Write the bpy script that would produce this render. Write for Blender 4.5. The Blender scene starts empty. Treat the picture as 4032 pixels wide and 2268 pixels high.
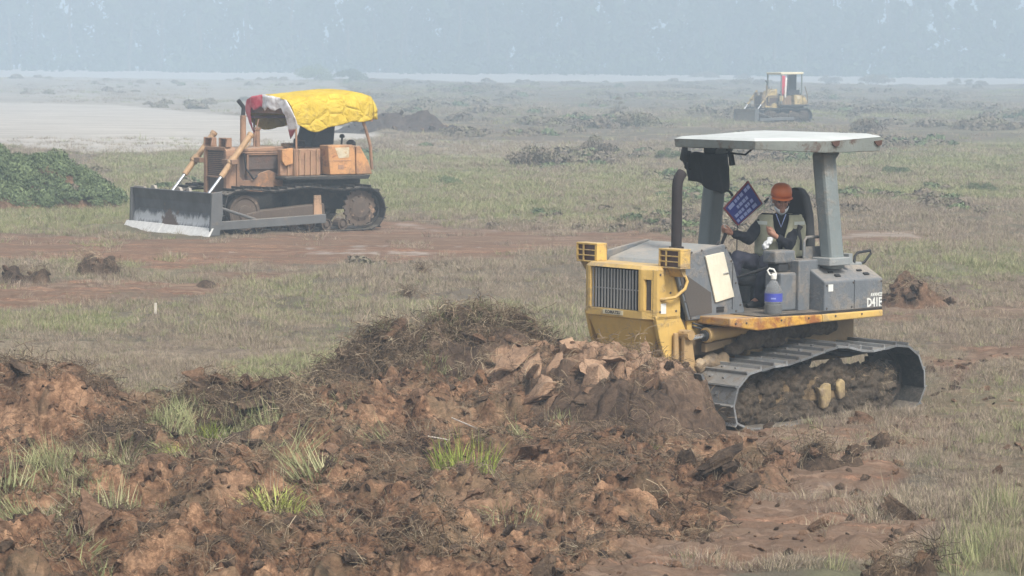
import bpy, bmesh, math, random
import numpy as np
from mathutils import Vector, Matrix
R = math.radians
rnd = random.Random(7)
C = bpy.context.scene.collection
scn = bpy.context.scene

# ------------------------------------------------------------------ camera, sky, sun, exposure
F_PX = 2800.0                       # focal length in pixels of a 1024 px wide picture
EYE = 3.4
cam = bpy.data.objects.new('camera', bpy.data.cameras.new('camera')); C.objects.link(cam)
cam.data.sensor_width = 36.0
cam.data.lens = 36.0 * F_PX / 1024.0
cam.data.clip_start = 0.5
cam.data.clip_end = 6000
cam.location = (0, 0, EYE)
cam.matrix_world = Matrix.Translation((0, 0, EYE)) @ Matrix.Rotation(R(90 - 4.491), 4, 'X') @ Matrix.Rotation(R(0.45), 4, 'Z')
cam.data.dof.use_dof = True
cam.data.dof.focus_distance = 29.0
cam.data.dof.aperture_fstop = 11.0
scn.camera = cam

w = bpy.data.worlds.new('World'); scn.world = w; w.use_nodes = True
nt = w.node_tree; nt.nodes.clear()
sky = nt.nodes.new('ShaderNodeTexSky'); sky.sky_type = 'NISHITA'; sky.sun_disc = False
SUN_EL, SUN_AZ = 50.0, 146.0         # azimuth clockwise from +Y (view direction)
sky.sun_elevation = R(SUN_EL); sky.sun_rotation = R(SUN_AZ)
sky.air_density = 1.3; sky.dust_density = 5.0; sky.ozone_density = 1.0
hs = nt.nodes.new('ShaderNodeHueSaturation'); hs.inputs['Saturation'].default_value = 0.36
bg = nt.nodes.new('ShaderNodeBackground'); bg.inputs['Strength'].default_value = 0.088
wo = nt.nodes.new('ShaderNodeOutputWorld')
nt.links.new(sky.outputs[0], hs.inputs['Color']); nt.links.new(hs.outputs[0], bg.inputs['Color']); nt.links.new(bg.outputs[0], wo.inputs[0])
sl = bpy.data.lights.new('sun', 'SUN'); sl.energy = 1.5; sl.angle = R(10); sl.color = (1.0, 0.93, 0.82)
sun = bpy.data.objects.new('sun', sl); C.objects.link(sun)
sd = Vector((math.sin(R(SUN_AZ)) * math.cos(R(SUN_EL)), math.cos(R(SUN_AZ)) * math.cos(R(SUN_EL)), math.sin(R(SUN_EL))))
sun.rotation_euler = sd.to_track_quat('Z', 'Y').to_euler()
scn.view_settings.view_transform = 'Standard'; scn.view_settings.look = 'None'
scn.view_settings.exposure = 1.14; scn.view_settings.gamma = 1; scn.view_settings.use_curve_mapping = False
scn.cycles.use_denoising = True
scn.cycles.max_bounces = 6; scn.cycles.diffuse_bounces = 3; scn.cycles.glossy_bounces = 2
scn.cycles.transmission_bounces = 4; scn.cycles.volume_bounces = 2; scn.cycles.transparent_max_bounces = 8
scn.cycles.caustics_reflective = False; scn.cycles.caustics_refractive = False

# ------------------------------------------------------------------ material helpers
def new_mat(name):
    m = bpy.data.materials.new(name); m.use_nodes = True
    n = m.node_tree; p = n.nodes['Principled BSDF']
    return m, n, p
def N(n, t, **kw):
    x = n.nodes.new(t)
    for k, v in kw.items(): setattr(x, k, v)
    return x
def noise(n, vec, scale, detail=4, rough=0.6, dist=0.0):
    x = N(n, 'ShaderNodeTexNoise'); x.inputs['Scale'].default_value = scale; x.inputs['Detail'].default_value = detail
    x.inputs['Roughness'].default_value = rough; x.inputs['Distortion'].default_value = dist
    n.links.new(vec, x.inputs['Vector']); return x.outputs['Fac']
def ramp(n, fac, p0, p1, c0=(0, 0, 0, 1), c1=(1, 1, 1, 1)):
    x = N(n, 'ShaderNodeValToRGB'); e = x.color_ramp.elements
    e[0].position = p0; e[1].position = p1; e[0].color = c0; e[1].color = c1
    n.links.new(fac, x.inputs[0]); return x.outputs[0]
def mix(n, fac, a, b, typ='MIX'):
    x = N(n, 'ShaderNodeMix', data_type='RGBA', blend_type=typ)
    for s, v in ((0, fac), (6, a), (7, b)):
        if isinstance(v, (int, float)): x.inputs[s].default_value = v
        elif isinstance(v, tuple): x.inputs[s].default_value = v if len(v) == 4 else (*v, 1)
        else: n.links.new(v, x.inputs[s])
    return x.outputs[2]
def math_(n, op, a, b=0.0):
    x = N(n, 'ShaderNodeMath', operation=op)
    for s, v in ((0, a), (1, b)):
        if isinstance(v, (int, float)): x.inputs[s].default_value = v
        else: n.links.new(v, x.inputs[s])
    return x.outputs[0]
def bump(n, p, h, dist, strength=1.0):
    b = N(n, 'ShaderNodeBump'); b.inputs['Distance'].default_value = dist; b.inputs['Strength'].default_value = strength
    n.links.new(h, b.inputs['Height']); n.links.new(b.outputs[0], p.inputs['Normal'])
MUD = (0.155, 0.115, 0.08)
def paint(name, col, dirt=MUD, amt=0.35, rough=0.55, scale=3.0, rust=None, rust_amt=0.0, metal=0.0, streak=True, fade=0.16, dusty=0.55):
    """weathered paint: worn colour, mud splashes and optional rust, all in object space"""
    m, n, p = new_mat(name)
    tc = N(n, 'ShaderNodeTexCoord').outputs['Object']
    big = noise(n, tc, scale, 6, 0.65, 0.3)
    fine = noise(n, tc, scale * 9, 5, 0.7)
    base = mix(n, ramp(n, noise(n, tc, scale * 0.7, 4), 0.3, 0.7), tuple(c * (1 - fade) for c in col), tuple(min(1, c * (1 + fade)) for c in col))
    if rust:
        rm = ramp(n, noise(n, tc, scale * 1.7, 8, 0.75, 0.5), 0.62 - rust_amt * 0.4, 0.70 - rust_amt * 0.3)
        base = mix(n, rm, base, rust)
    if streak:
        mp = N(n, 'ShaderNodeMapping'); mp.inputs['Scale'].default_value = (1, 1, 0.12); n.links.new(tc, mp.inputs['Vector'])
        st = ramp(n, noise(n, mp.outputs[0], scale * 6, 4, 0.6), 0.52, 0.75)
        base = mix(n, math_(n, 'MULTIPLY', st, 0.45 * min(1, amt * 2)), base, dirt)
    s = math_(n, 'ADD', math_(n, 'MULTIPLY', big, 0.7), math_(n, 'MULTIPLY', fine, 0.3))
    lo = 0.68 - amt * 0.42
    dm = ramp(n, s, lo, lo + 0.10)
    base = mix(n, math_(n, 'MULTIPLY', dm, 0.85), base, dirt)
    gn = N(n, 'ShaderNodeSeparateXYZ'); n.links.new(N(n, 'ShaderNodeNewGeometry').outputs['True Normal'], gn.inputs[0])
    dust = math_(n, 'MULTIPLY', ramp(n, gn.outputs[2], 0.35, 0.9), ramp(n, math_(n, 'ADD', math_(n, 'MULTIPLY', big, 0.5), math_(n, 'MULTIPLY', fine, 0.5)), 0.35, 0.60))
    base = mix(n, math_(n, 'MULTIPLY', dust, dusty), base, (0.36, 0.31, 0.25))
    scr_ = N(n, 'ShaderNodeMapping'); scr_.inputs['Scale'].default_value = (1.3, 9, 9); scr_.inputs['Rotation'].default_value = (0.3, 0.5, 0.2); n.links.new(tc, scr_.inputs['Vector'])
    base = mix(n, math_(n, 'MULTIPLY', ramp(n, noise(n, scr_.outputs[0], scale * 3, 6, 0.8), 0.60, 0.68), 0.35), base, tuple(c * 0.45 + (0.12 if max(col) > 0.1 else 0.0) for c in col))
    n.links.new(base, p.inputs['Base Color'])
    p.inputs['Roughness'].default_value = rough; p.inputs['Metallic'].default_value = metal
    bump(n, p, math_(n, 'ADD', math_(n, 'MULTIPLY', noise(n, tc, 3.2, 3, 0.5), 2.2), math_(n, 'ADD', fine, math_(n, 'MULTIPLY', dm, 0.6))), 0.010, 0.6)
    return m
def plain(name, col, rough=0.6, metal=0.0, var=0.15, scale=8.0, bd=0.003):
    m, n, p = new_mat(name)
    tc = N(n, 'ShaderNodeTexCoord').outputs['Object']
    f = noise(n, tc, scale, 5, 0.65)
    n.links.new(mix(n, ramp(n, f, 0.25, 0.75), tuple(c * (1 - var) for c in col), tuple(min(1, c * (1 + var)) for c in col)), p.inputs['Base Color'])
    p.inputs['Roughness'].default_value = rough; p.inputs['Metallic'].default_value = metal
    bump(n, p, noise(n, tc, scale * 6, 4), bd, 0.5)
    return m
def soil_mat(name, dark, mid, light, scale=1.0, bd=0.03):
    m, n, p = new_mat(name)
    tc = N(n, 'ShaderNodeNewGeometry').outputs['Position']
    a = noise(n, tc, 1.6 * scale, 6, 0.7, 0.4); b = noise(n, tc, 9 * scale, 6, 0.75, 0.6); c_ = noise(n, tc, 38 * scale, 4, 0.7)
    s = math_(n, 'ADD', math_(n, 'ADD', math_(n, 'MULTIPLY', a, 0.4), math_(n, 'MULTIPLY', b, 0.4)), math_(n, 'MULTIPLY', c_, 0.2))
    col = mix(n, ramp(n, s, 0.38, 0.52), dark, mid)
    col = mix(n, ramp(n, s, 0.52, 0.66), col, light)
    n.links.new(col, p.inputs['Base Color']); p.inputs['Roughness'].default_value = 0.95
    p.inputs['Specular IOR Level'].default_value = 0.15
    bump(n, p, math_(n, 'ADD', b, math_(n, 'MULTIPLY', c_, 0.6)), bd, 0.9)
    return m
def leaf_mat(name, cols, rough=0.8):
    """foliage / grass: two colours mixed per blade (attribute tint) and per instance"""
    m, n, p = new_mat(name)
    at = N(n, 'ShaderNodeAttribute', attribute_name='tint').outputs['Fac']
    rn = N(n, 'ShaderNodeObjectInfo').outputs['Random']
    f = math_(n, 'ADD', math_(n, 'MULTIPLY', at, 0.55), math_(n, 'MULTIPLY', rn, 0.45))
    x = N(n, 'ShaderNodeValToRGB'); e = x.color_ramp.elements
    e[0].position = 0.15; e[1].position = 0.85; e[0].color = (*cols[0], 1); e[1].color = (*cols[-1], 1)
    for i, c in enumerate(cols[1:-1]):
        k = e.new(0.15 + 0.7 * (i + 1) / (len(cols) - 1)); k.color = (*c, 1)
    n.links.new(f, x.inputs[0]); n.links.new(x.outputs[0], p.inputs['Base Color'])
    p.inputs['Roughness'].default_value = rough; p.inputs['Specular IOR Level'].default_value = 0.2
    return m

MT = {}
MT['yellow'] = paint('yellow_paint', (0.60, 0.40, 0.115), amt=0.42, dirt=(0.34, 0.25, 0.15))
MT['yellow_mud'] = paint('muddy_yellow_paint', (0.50, 0.33, 0.09), amt=0.85, dirt=(0.17, 0.125, 0.085), rough=0.8)
MT['orange_edge'] = paint('worn_orange_paint', (0.60, 0.34, 0.055), amt=0.45, dirt=(0.35, 0.22, 0.12), rust=(0.30, 0.11, 0.03), rust_amt=0.35)
MT['grey'] = paint('grey_paint', (0.135, 0.152, 0.172), amt=0.42, dirt=(0.23, 0.21, 0.185), scale=2.4)
MT['grey_light'] = paint('pale_grey_paint', (0.25, 0.275, 0.285), amt=0.45, dirt=(0.40, 0.38, 0.35), scale=2.2)
MT['post'] = paint('grey_green_post_paint', (0.17, 0.20, 0.205), amt=0.30, dirt=(0.24, 0.22, 0.19), scale=2.0)
MT['canopy_edge'] = paint('rusty_grey_fascia', (0.20, 0.225, 0.215), amt=0.38, dirt=(0.17, 0.15, 0.13), rust=(0.10, 0.055, 0.04), rust_amt=0.22, scale=2.5)
MT['roof_white'] = plain('sun_bleached_roof', (0.47, 0.50, 0.50), 0.7, var=0.14, scale=3)
MT['roof_cream'] = plain('cream_roof', (0.70, 0.64, 0.46), 0.6, var=0.06, scale=2)
MT['black'] = plain('black_rubber', (0.018, 0.019, 0.022), 0.6)
MT['dark'] = plain('dark_void', (0.012, 0.012, 0.014), 0.8)
MT['mesh'] = plain('brown_side_mesh', (0.085, 0.075, 0.068), 0.9, var=0.12, scale=60, bd=0.004)
MT['steel_slat'] = plain('dusty_steel_slat', (0.34, 0.34, 0.33), 0.55, 0.2)
MT['chrome'] = plain('chrome_rod', (0.85, 0.88, 0.90), 0.12, 0.9, var=0.02)
MT['shoe'] = paint('worn_track_steel', (0.27, 0.285, 0.30), dirt=(0.15, 0.12, 0.09), amt=0.42, rough=0.42, metal=0.45, scale=5, streak=False)
MT['shoe_dark'] = paint('muddy_track_steel', (0.020, 0.020, 0.020), dirt=(0.055, 0.043, 0.034), amt=0.45, rough=0.7, scale=5, streak=False)
MT['mud'] = soil_mat('caked_mud', (0.035, 0.028, 0.022), (0.095, 0.076, 0.058), (0.19, 0.15, 0.11), 2.0, 0.02)
MT['white_panel'] = paint('cream_panel', (0.68, 0.64, 0.52), amt=0.2, dirt=(0.40, 0.36, 0.28), scale=3)
MT['sticker'] = plain('white_print', (0.72, 0.73, 0.70), 0.6, var=0.08, scale=30)
MT['sticker_old'] = plain('faded_print', (0.66, 0.60, 0.42), 0.7, var=0.15, scale=40)
MT['exhaust'] = plain('sooty_exhaust', (0.022, 0.017, 0.019), 0.85, var=0.4, scale=4)
MT['cloth_black'] = plain('dark_tarpaulin', (0.022, 0.024, 0.028), 0.85, var=0.3, scale=5, bd=0.01)
MT['seat'] = plain('dark_seat_vinyl', (0.030, 0.032, 0.036), 0.6, var=0.2)
MT['skin'] = plain('skin', (0.36, 0.18, 0.12), 0.55, var=0.1, scale=20)
MT['jacket'] = plain('navy_jacket', (0.008, 0.010, 0.018), 0.95, var=0.3, scale=9, bd=0.006)
MT['trousers'] = plain('navy_trousers', (0.020, 0.022, 0.040), 0.85, var=0.3, scale=9, bd=0.006)
MT['vest'] = plain('olive_grey_vest', (0.38, 0.38, 0.27), 0.85, var=0.22, scale=12, bd=0.006)
MT['reflect'] = plain('reflective_band', (0.62, 0.66, 0.60), 0.4, var=0.1)
MT['mask'] = plain('white_face_mask', (0.75, 0.78, 0.80), 0.8, var=0.05)
MT['helmet'] = plain('orange_helmet', (0.74, 0.185, 0.04), 0.42, var=0.08)
MT['blue'] = plain('blue_placard', (0.030, 0.045, 0.30), 0.6, var=0.1)
MT['blue_txt'] = plain('pale_blue_lettering', (0.38, 0.45, 0.78), 0.6, var=0.1)
MT['red_edge'] = plain('dark_red_border', (0.25, 0.04, 0.06), 0.7)
MT['m_orange'] = paint('sunfaded_orange_paint', (0.50, 0.25, 0.11), dirt=(0.20, 0.125, 0.085), amt=0.74, rust=(0.20, 0.11, 0.07), rust_amt=0.34, scale=2.6, rough=0.7)
MT['m_orange_clean'] = paint('orange_tank_paint', (0.56, 0.29, 0.12), dirt=(0.26, 0.15, 0.09), amt=0.46, rust=(0.30, 0.12, 0.06), rust_amt=0.2, scale=3, rough=0.6)
MT['m_brown'] = paint('rusty_brown_metal', (0.36, 0.21, 0.13), dirt=(0.19, 0.12, 0.085), amt=0.45, scale=3, rough=0.8)
MT['m_grille'] = paint('rusty_grille', (0.10, 0.075, 0.065), dirt=(0.14, 0.08, 0.06), amt=0.4, scale=4, rough=0.85)
MT['m_tan'] = paint('tan_cylinder_paint', (0.46, 0.29, 0.15), dirt=(0.22, 0.13, 0.08), amt=0.35, scale=5)
MT['m_steel'] = paint('grey_beam_steel', (0.105, 0.11, 0.115), dirt=(0.17, 0.14, 0.11), amt=0.3, scale=2.5, rough=0.7)
MT['m_edge'] = plain('polished_cutting_edge', (0.66, 0.66, 0.65), 0.6, 0.0, var=0.2, scale=12)
MT['m_frame'] = paint('oily_track_frame', (0.42, 0.28, 0.18), dirt=(0.045, 0.04, 0.038), amt=0.82, scale=2.6, rough=0.85, dusty=0.2)
MT['glass_dark'] = plain('lamp_glass', (0.10, 0.045, 0.03), 0.4)
MT['far_yellow'] = paint('far_yellow_paint', (0.50, 0.38, 0.16), amt=0.5)
MT['far_brown'] = paint('far_muddy_paint', (0.22, 0.17, 0.11), amt=0.5)
MT['red_cloth'] = plain('red_flag_cloth', (0.50, 0.03, 0.06), 0.8)
MT['white_cloth'] = plain('white_flag_cloth', (0.70, 0.68, 0.66), 0.8)
MT['cane'] = plain('bleached_cane', (0.50, 0.46, 0.42), 0.7)
MT['wood_stake'] = plain('pale_stake', (0.60, 0.55, 0.48), 0.7)
MT['dirt_red'] = soil_mat('red_brown_earth', (0.045, 0.028, 0.020), (0.17, 0.105, 0.068), (0.37, 0.24, 0.155))
MT['dirt_dark'] = soil_mat('dark_turned_earth', (0.026, 0.019, 0.016), (0.095, 0.066, 0.046), (0.25, 0.17, 0.115))
MT['dirt_slab'] = soil_mat('tan_cut_earth', (0.17, 0.11, 0.075), (0.36, 0.235, 0.155), (0.50, 0.36, 0.25), 1.2, 0.02)
m, n, p = new_mat('heap_earth')
tc = N(n, 'ShaderNodeNewGeometry').outputs['Position']
a_ = noise(n, tc, 2.0, 6, 0.7, 0.4); b_ = noise(n, tc, 10, 6, 0.75, 0.6); c_ = noise(n, tc, 40, 4, 0.7)
s_ = math_(n, 'ADD', math_(n, 'ADD', math_(n, 'MULTIPLY', a_, 0.4), math_(n, 'MULTIPLY', b_, 0.4)), math_(n, 'MULTIPLY', c_, 0.2))
dk = mix(n, ramp(n, s_, 0.38, 0.54), (0.035, 0.026, 0.021), (0.115, 0.078, 0.055)); dk = mix(n, ramp(n, s_, 0.54, 0.68), dk, (0.22, 0.15, 0.10))
lt = mix(n, ramp(n, s_, 0.36, 0.50), (0.11, 0.07, 0.047), (0.25, 0.16, 0.105)); lt = mix(n, ramp(n, s_, 0.50, 0.64), lt, (0.40, 0.275, 0.19))
sa = N(n, 'ShaderNodeAttribute', attribute_name='slab').outputs['Fac']
sf = ramp(n, math_(n, 'ADD', sa, math_(n, 'MULTIPLY', math_(n, 'SUBTRACT', a_, 0.5), 1.6)), 0.42, 0.62)
n.links.new(mix(n, sf, dk, lt), p.inputs['Base Color']); p.inputs['Roughness'].default_value = 0.95; p.inputs['Specular IOR Level'].default_value = 0.15
bump(n, p, math_(n, 'ADD', b_, math_(n, 'MULTIPLY', c_, 0.5)), 0.02, 0.8); MT['heap_earth'] = m
MT['bark'] = plain('bark', (0.10, 0.08, 0.06), 0.9)

# each track shoe a little brighter or darker than the next
_n = MT['shoe'].node_tree; _p = _n.nodes['Principled BSDF']; _l = _p.inputs['Base Color'].links[0].from_socket
_f = math_(_n, 'ADD', math_(_n, 'MULTIPLY', N(_n, 'ShaderNodeObjectInfo').outputs['Random'], 0.7), 0.6)
_v = N(_n, 'ShaderNodeVectorMath', operation='SCALE'); _n.links.new(_l, _v.inputs[0]); _n.links.new(_f, _v.inputs['Scale']); _n.links.new(_v.outputs[0], _p.inputs['Base Color'])
# yellow tarpaulin
m, n, p = new_mat('yellow_tarpaulin')
tc = N(n, 'ShaderNodeTexCoord').outputs['Object']
f = noise(n, tc, 2.2, 5, 0.6, 0.5)
tcol = mix(n, ramp(n, f, 0.3, 0.7), (0.54, 0.37, 0.018, 1), (0.68, 0.50, 0.045, 1))
tcol = mix(n, math_(n, 'MULTIPLY', ramp(n, noise(n, tc, 6, 7, 0.75, 0.5), 0.56, 0.72), 0.6), tcol, (0.30, 0.22, 0.09, 1))
n.links.new(tcol, p.inputs['Base Color'])
vo_ = N(n, 'ShaderNodeTexVoronoi', feature='DISTANCE_TO_EDGE'); vo_.inputs['Scale'].default_value = 2.6; n.links.new(tc, vo_.inputs['Vector'])
p.inputs['Roughness'].default_value = 0.6; bump(n, p, math_(n, 'ADD', noise(n, tc, 5, 5, 0.6, 1.5), math_(n, 'MULTIPLY', ramp(n, vo_.outputs['Distance'], 0.0, 0.10), 0.35)), 0.07, 0.8); MT['tarp'] = m
# mould board of the parked dozer: polished steel with whitish scratches and soil
m, n, p = new_mat('scratched_mouldboard')
tc = N(n, 'ShaderNodeTexCoord').outputs['Object']
sx = N(n, 'ShaderNodeSeparateXYZ'); n.links.new(tc, sx.inputs[0])
mp = N(n, 'ShaderNodeMapping'); mp.inputs['Scale'].default_value = (1, 1, 0.35); n.links.new(tc, mp.inputs['Vector'])
scr = noise(n, mp.outputs[0], 7, 7, 0.75, 0.8)
wear = ramp(n, math_(n, 'ADD', math_(n, 'MULTIPLY', scr, 0.5), math_(n, 'MULTIPLY', math_(n, 'ABSOLUTE', math_(n, 'SUBTRACT', sx.outputs[2], 0.27)), -1.1)), 0.10, 0.20)
c0 = mix(n, ramp(n, noise(n, tc, 3, 5), 0.35, 0.65), (0.055, 0.057, 0.065, 1), (0.10, 0.10, 0.11, 1))
c1 = mix(n, math_(n, 'MULTIPLY', wear, 0.9), c0, (0.60, 0.61, 0.63, 1))
ms = N(n, 'ShaderNodeVectorMath', operation='DISTANCE'); ms.inputs[1].default_value = (2.45, -0.1, 0.13)
n.links.new(tc, ms.inputs[0])
soil = ramp(n, math_(n, 'ADD', ms.outputs['Value'], math_(n, 'MULTIPLY', noise(n, tc, 6, 5), 0.9)), 0.75, 0.85, (1, 1, 1, 1), (0, 0, 0, 1))
c2 = mix(n, soil, c1, (0.13, 0.085, 0.065, 1))
n.links.new(c2, p.inputs['Base Color']); p.inputs['Roughness'].default_value = 0.55; p.inputs['Metallic'].default_value = 0.2
MT['m_blade'] = m
# dirty red/white cloth hung under the tarpaulin
m, n, p = new_mat('red_white_sacking')
tc = N(n, 'ShaderNodeTexCoord').outputs['Object']
sx = N(n, 'ShaderNodeSeparateXYZ'); n.links.new(tc, sx.inputs[0])
s = math_(n, 'ADD', sx.outputs[1], math_(n, 'MULTIPLY', noise(n, tc, 2.5, 3), 0.25))
rd = ramp(n, s, -0.38, -0.35, (1, 1, 1, 1), (0, 0, 0, 1))
lowr = math_(n, 'MULTIPLY', ramp(n, sx.outputs[1], 0.62, 0.66), ramp(n, math_(n, 'SUBTRACT', 3.0, sx.outputs[2]), 0.88, 0.92))
wc = mix(n, ramp(n, noise(n, tc, 7, 6, 0.7), 0.45, 0.6), (0.90, 0.90, 0.92, 1), (0.60, 0.57, 0.57, 1))
c = mix(n, rd, wc, mix(n, ramp(n, noise(n, tc, 4, 4), 0.4, 0.6), (0.60, 0.06, 0.10, 1), (0.72, 0.22, 0.25, 1)))
c = mix(n, lowr, c, (0.40, 0.08, 0.10, 1))
n.links.new(c, p.inputs['Base Color']); p.inputs['Roughness'].default_value = 0.8; bump(n, p, noise(n, tc, 9, 4), 0.03, 0.5); MT['sack'] = m
# bottle
m, n, p = new_mat('clear_plastic'); p.inputs['Base Color'].default_value = (0.86, 0.90, 0.93, 1)
p.inputs['Transmission Weight'].default_value = 0.85; p.inputs['Roughness'].default_value = 0.2; p.inputs['IOR'].default_value = 1.2; MT['bottle'] = m
MT['label'] = plain('blue_bottle_label', (0.06, 0.08, 0.42), 0.5, var=0.1)
# ------------------------------------------------------------------ mesh helpers
class MB:
    def __init__(s): s.v = []; s.f = []; s.sm = []
    def add(s, vs, fs, smooth=False):
        b = len(s.v); s.v += [tuple(v) for v in vs]; s.f += [tuple(i + b for i in f) for f in fs]; s.sm += [smooth] * len(fs); return s
    def box(s, x0, x1, y0, y1, z0, z1, M=None):
        vs = [Vector((x, y, z)) for z in (z0, z1) for y in (y0, y1) for x in (x0, x1)]
        if M is not None: vs = [M @ v for v in vs]
        return s.add(vs, [(0, 2, 3, 1), (4, 5, 7, 6), (0, 1, 5, 4), (2, 6, 7, 3), (0, 4, 6, 2), (1, 3, 7, 5)])
    def prism(s, poly, a0, a1, axis='y', skew=None):
        """polygon in the two other axes (x,z for y; y,z for x; x,y for z) extruded along axis"""
        def P(p, a):
            return {'y': (p[0], a, p[1]), 'x': (a, p[0], p[1]), 'z': (p[0], p[1], a)}[axis]
        n = len(poly); vs = [P(p, a0) for p in poly] + [P(p, a1) for p in (skew or poly)]
        fs = [tuple(range(n)), tuple(range(2 * n - 1, n - 1, -1))] + [(i, (i + 1) % n, (i + 1) % n + n, i + n) for i in range(n)]
        return s.add(vs, fs)
    def tube(s, pts, rad, seg=10, cap=True, flat=1.0):
        pts = [Vector(p) for p in pts]; n = len(pts)
        rr = rad if isinstance(rad, (list, tuple)) else [rad] * n
        up = None; rings = []
        for i, p in enumerate(pts):
            t = (pts[min(i + 1, n - 1)] - pts[max(i - 1, 0)]).normalized()
            if up is None: up = Vector((0, 0, 1)) if abs(t.z) < 0.9 else Vector((1, 0, 0))
            a = t.cross(up).normalized(); b = a.cross(t).normalized(); up = b
            rings.append([p + (a * math.cos(2 * math.pi * k / seg) + b * flat * math.sin(2 * math.pi * k / seg)) * rr[i] for k in range(seg)])
        vs = [v for r_ in rings for v in r_]; fs = []
        for i in range(n - 1):
            for k in range(seg):
                k2 = (k + 1) % seg; fs.append((i * seg + k, i * seg + k2, (i + 1) * seg + k2, (i + 1) * seg + k))
        s.add(vs, fs, True)
        if cap: s.add(rings[0], [tuple(range(seg))]); s.add(rings[-1], [tuple(range(seg - 1, -1, -1))])
        return s
    def bar(s, p0, p1, w_, h_, up=(0, 0, 1)):
        p0, p1 = Vector(p0), Vector(p1); t = (p1 - p0).normalized(); up = Vector(up)
        a = t.cross(up).normalized(); b = a.cross(t)
        vs = [p + a * sx_ * w_ / 2 + b * sy_ * h_ / 2 for p in (p0, p1) for sx_, sy_ in ((-1, -1), (1, -1), (1, 1), (-1, 1))]
        return s.add(vs, [(3, 2, 1, 0), (4, 5, 6, 7), (0, 1, 5, 4), (1, 2, 6, 5), (2, 3, 7, 6), (3, 0, 4, 7)])
    def lathe(s, prof, c, axis=(0, 1, 0), seg=24):
        """prof: list of (radius, offset along axis)"""
        ax = Vector(axis).normalized(); u = ax.orthogonal().normalized(); w_ = ax.cross(u); c = Vector(c)
        vs = [c + ax * o + (u * math.cos(2 * math.pi * k / seg) + w_ * math.sin(2 * math.pi * k / seg)) * r_ for r_, o in prof for k in range(seg)]
        fs = [(i * seg + k, i * seg + (k + 1) % seg, (i + 1) * seg + (k + 1) % seg, (i + 1) * seg + k) for i in range(len(prof) - 1) for k in range(seg)]
        s.add(vs, fs, False)
        s.add(vs[:seg], [tuple(range(seg))]); s.add(vs[-seg:], [tuple(range(seg - 1, -1, -1))]); return s
    def mesh(s, name):
        me = bpy.data.meshes.new(name); me.from_pydata(s.v, [], s.f)
        bm = bmesh.new(); bm.from_mesh(me); bmesh.ops.recalc_face_normals(bm, faces=bm.faces)
        for f, q in zip(bm.faces, s.sm): f.smooth = q
        bm.to_mesh(me); bm.free(); return me
    def build(s, name, mat, parent=None, bevel=0.0, label=None):
        me = s.mesh(name); me.materials.append(mat)
        o = bpy.data.objects.new(name, me); C.objects.link(o)
        if parent: o.parent = parent
        if bevel:
            b = o.modifiers.new('bevel', 'BEVEL'); b.width = bevel; b.segments = 2; b.limit_method = 'ANGLE'; b.angle_limit = R(35)
        if label: o['label'] = label
        return o
def tag(o, label=None, cat=None, group=None, kind=None):
    if label: o['label'] = label
    if cat: o['category'] = cat
    if group: o['group'] = group
    if kind: o['kind'] = kind
    return o
def empty(name, loc, rz=0.0):
    o = bpy.data.objects.new(name, None); C.objects.link(o); o.location = loc; o.rotation_euler = (0, 0, rz); o.empty_display_size = 0.2
    return o
def copy_part(src, parent, name=None):
    o = src.copy(); C.objects.link(o); o.parent = parent; return o
def text_part(body, size, M, mat, parent, name, ext=0.003, label=None, wid=1.0):
    cu = bpy.data.curves.new(name, 'FONT'); cu.body = body; cu.size = size; cu.extrude = ext; cu.align_x = 'CENTER'; cu.align_y = 'CENTER'
    cu.offset = size * 0.028; cu.resolution_u = 2
    t = bpy.data.objects.new(name, cu); C.objects.link(t)
    me = bpy.data.meshes.new_from_object(t.evaluated_get(bpy.context.evaluated_depsgraph_get()))
    bpy.data.objects.remove(t); me.transform(Matrix.Diagonal((wid, 1, 1, 1))); me.transform(M); me.materials.clear(); me.materials.append(mat)
    o = bpy.data.objects.new(name, me); C.objects.link(o); o.parent = parent
    if label: o['label'] = label
    return o

# ------------------------------------------------------------------ vectorised noise for the terrain
def _hash(ix, iy, s=0):
    h = (ix.astype(np.int64) * 374761393 + iy.astype(np.int64) * 668265263 + s * 1442695041) & 0xffffffff
    h = ((h ^ (h >> 13)) * 1274126177) & 0xffffffff
    h = ((h ^ (h >> 16)) * 2246822519) & 0xffffffff
    return ((h ^ (h >> 15)) & 0xffffff) / float(0xffffff)
def gnoise(x, y, s=0):
    ix, iy = np.floor(x), np.floor(y); fx, fy = x - ix, y - iy
    ux, uy = fx * fx * fx * (fx * (fx * 6 - 15) + 10), fy * fy * fy * (fy * (fy * 6 - 15) + 10)
    def g(a, b):
        t = _hash(ix + a, iy + b, s) * 2 * math.pi; return np.cos(t) * (fx - a) + np.sin(t) * (fy - b)
    return ((g(0, 0) * (1 - ux) + g(1, 0) * ux) * (1 - uy) + (g(0, 1) * (1 - ux) + g(1, 1) * ux) * uy) * 1.4
def fbm(x, y, oct=4, s=0, gain=0.5, ridged=False):
    r_ = 0; a = 1.0; f = 1.0; tot = 0
    for i in range(oct):
        v = gnoise(x * f + 17.3 * i, y * f - 9.1 * i, s + i)
        r_ = r_ + a * ((1 - 2 * np.abs(v)) if ridged else v); tot += a; a *= gain; f *= 2.03
    return r_ / tot
def worley(x, y, s=0):
    ix, iy = np.floor(x), np.floor(y); d1 = np.full(x.shape, 9.0); d2 = np.full(x.shape, 9.0); cid = np.zeros(x.shape)
    for a in (-1, 0, 1):
        for b in (-1, 0, 1):
            jx, jy = ix + a, iy + b
            px, py = jx + _hash(jx, jy, s), jy + _hash(jx, jy, s + 5)
            d = np.hypot(px - x, py - y); c_ = _hash(jx, jy, s + 9)
            near = d < d1
            d2 = np.where(near, d1, np.minimum(d2, d)); cid = np.where(near, c_, cid); d1 = np.where(near, d, d1)
    return d1, d2, cid
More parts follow.
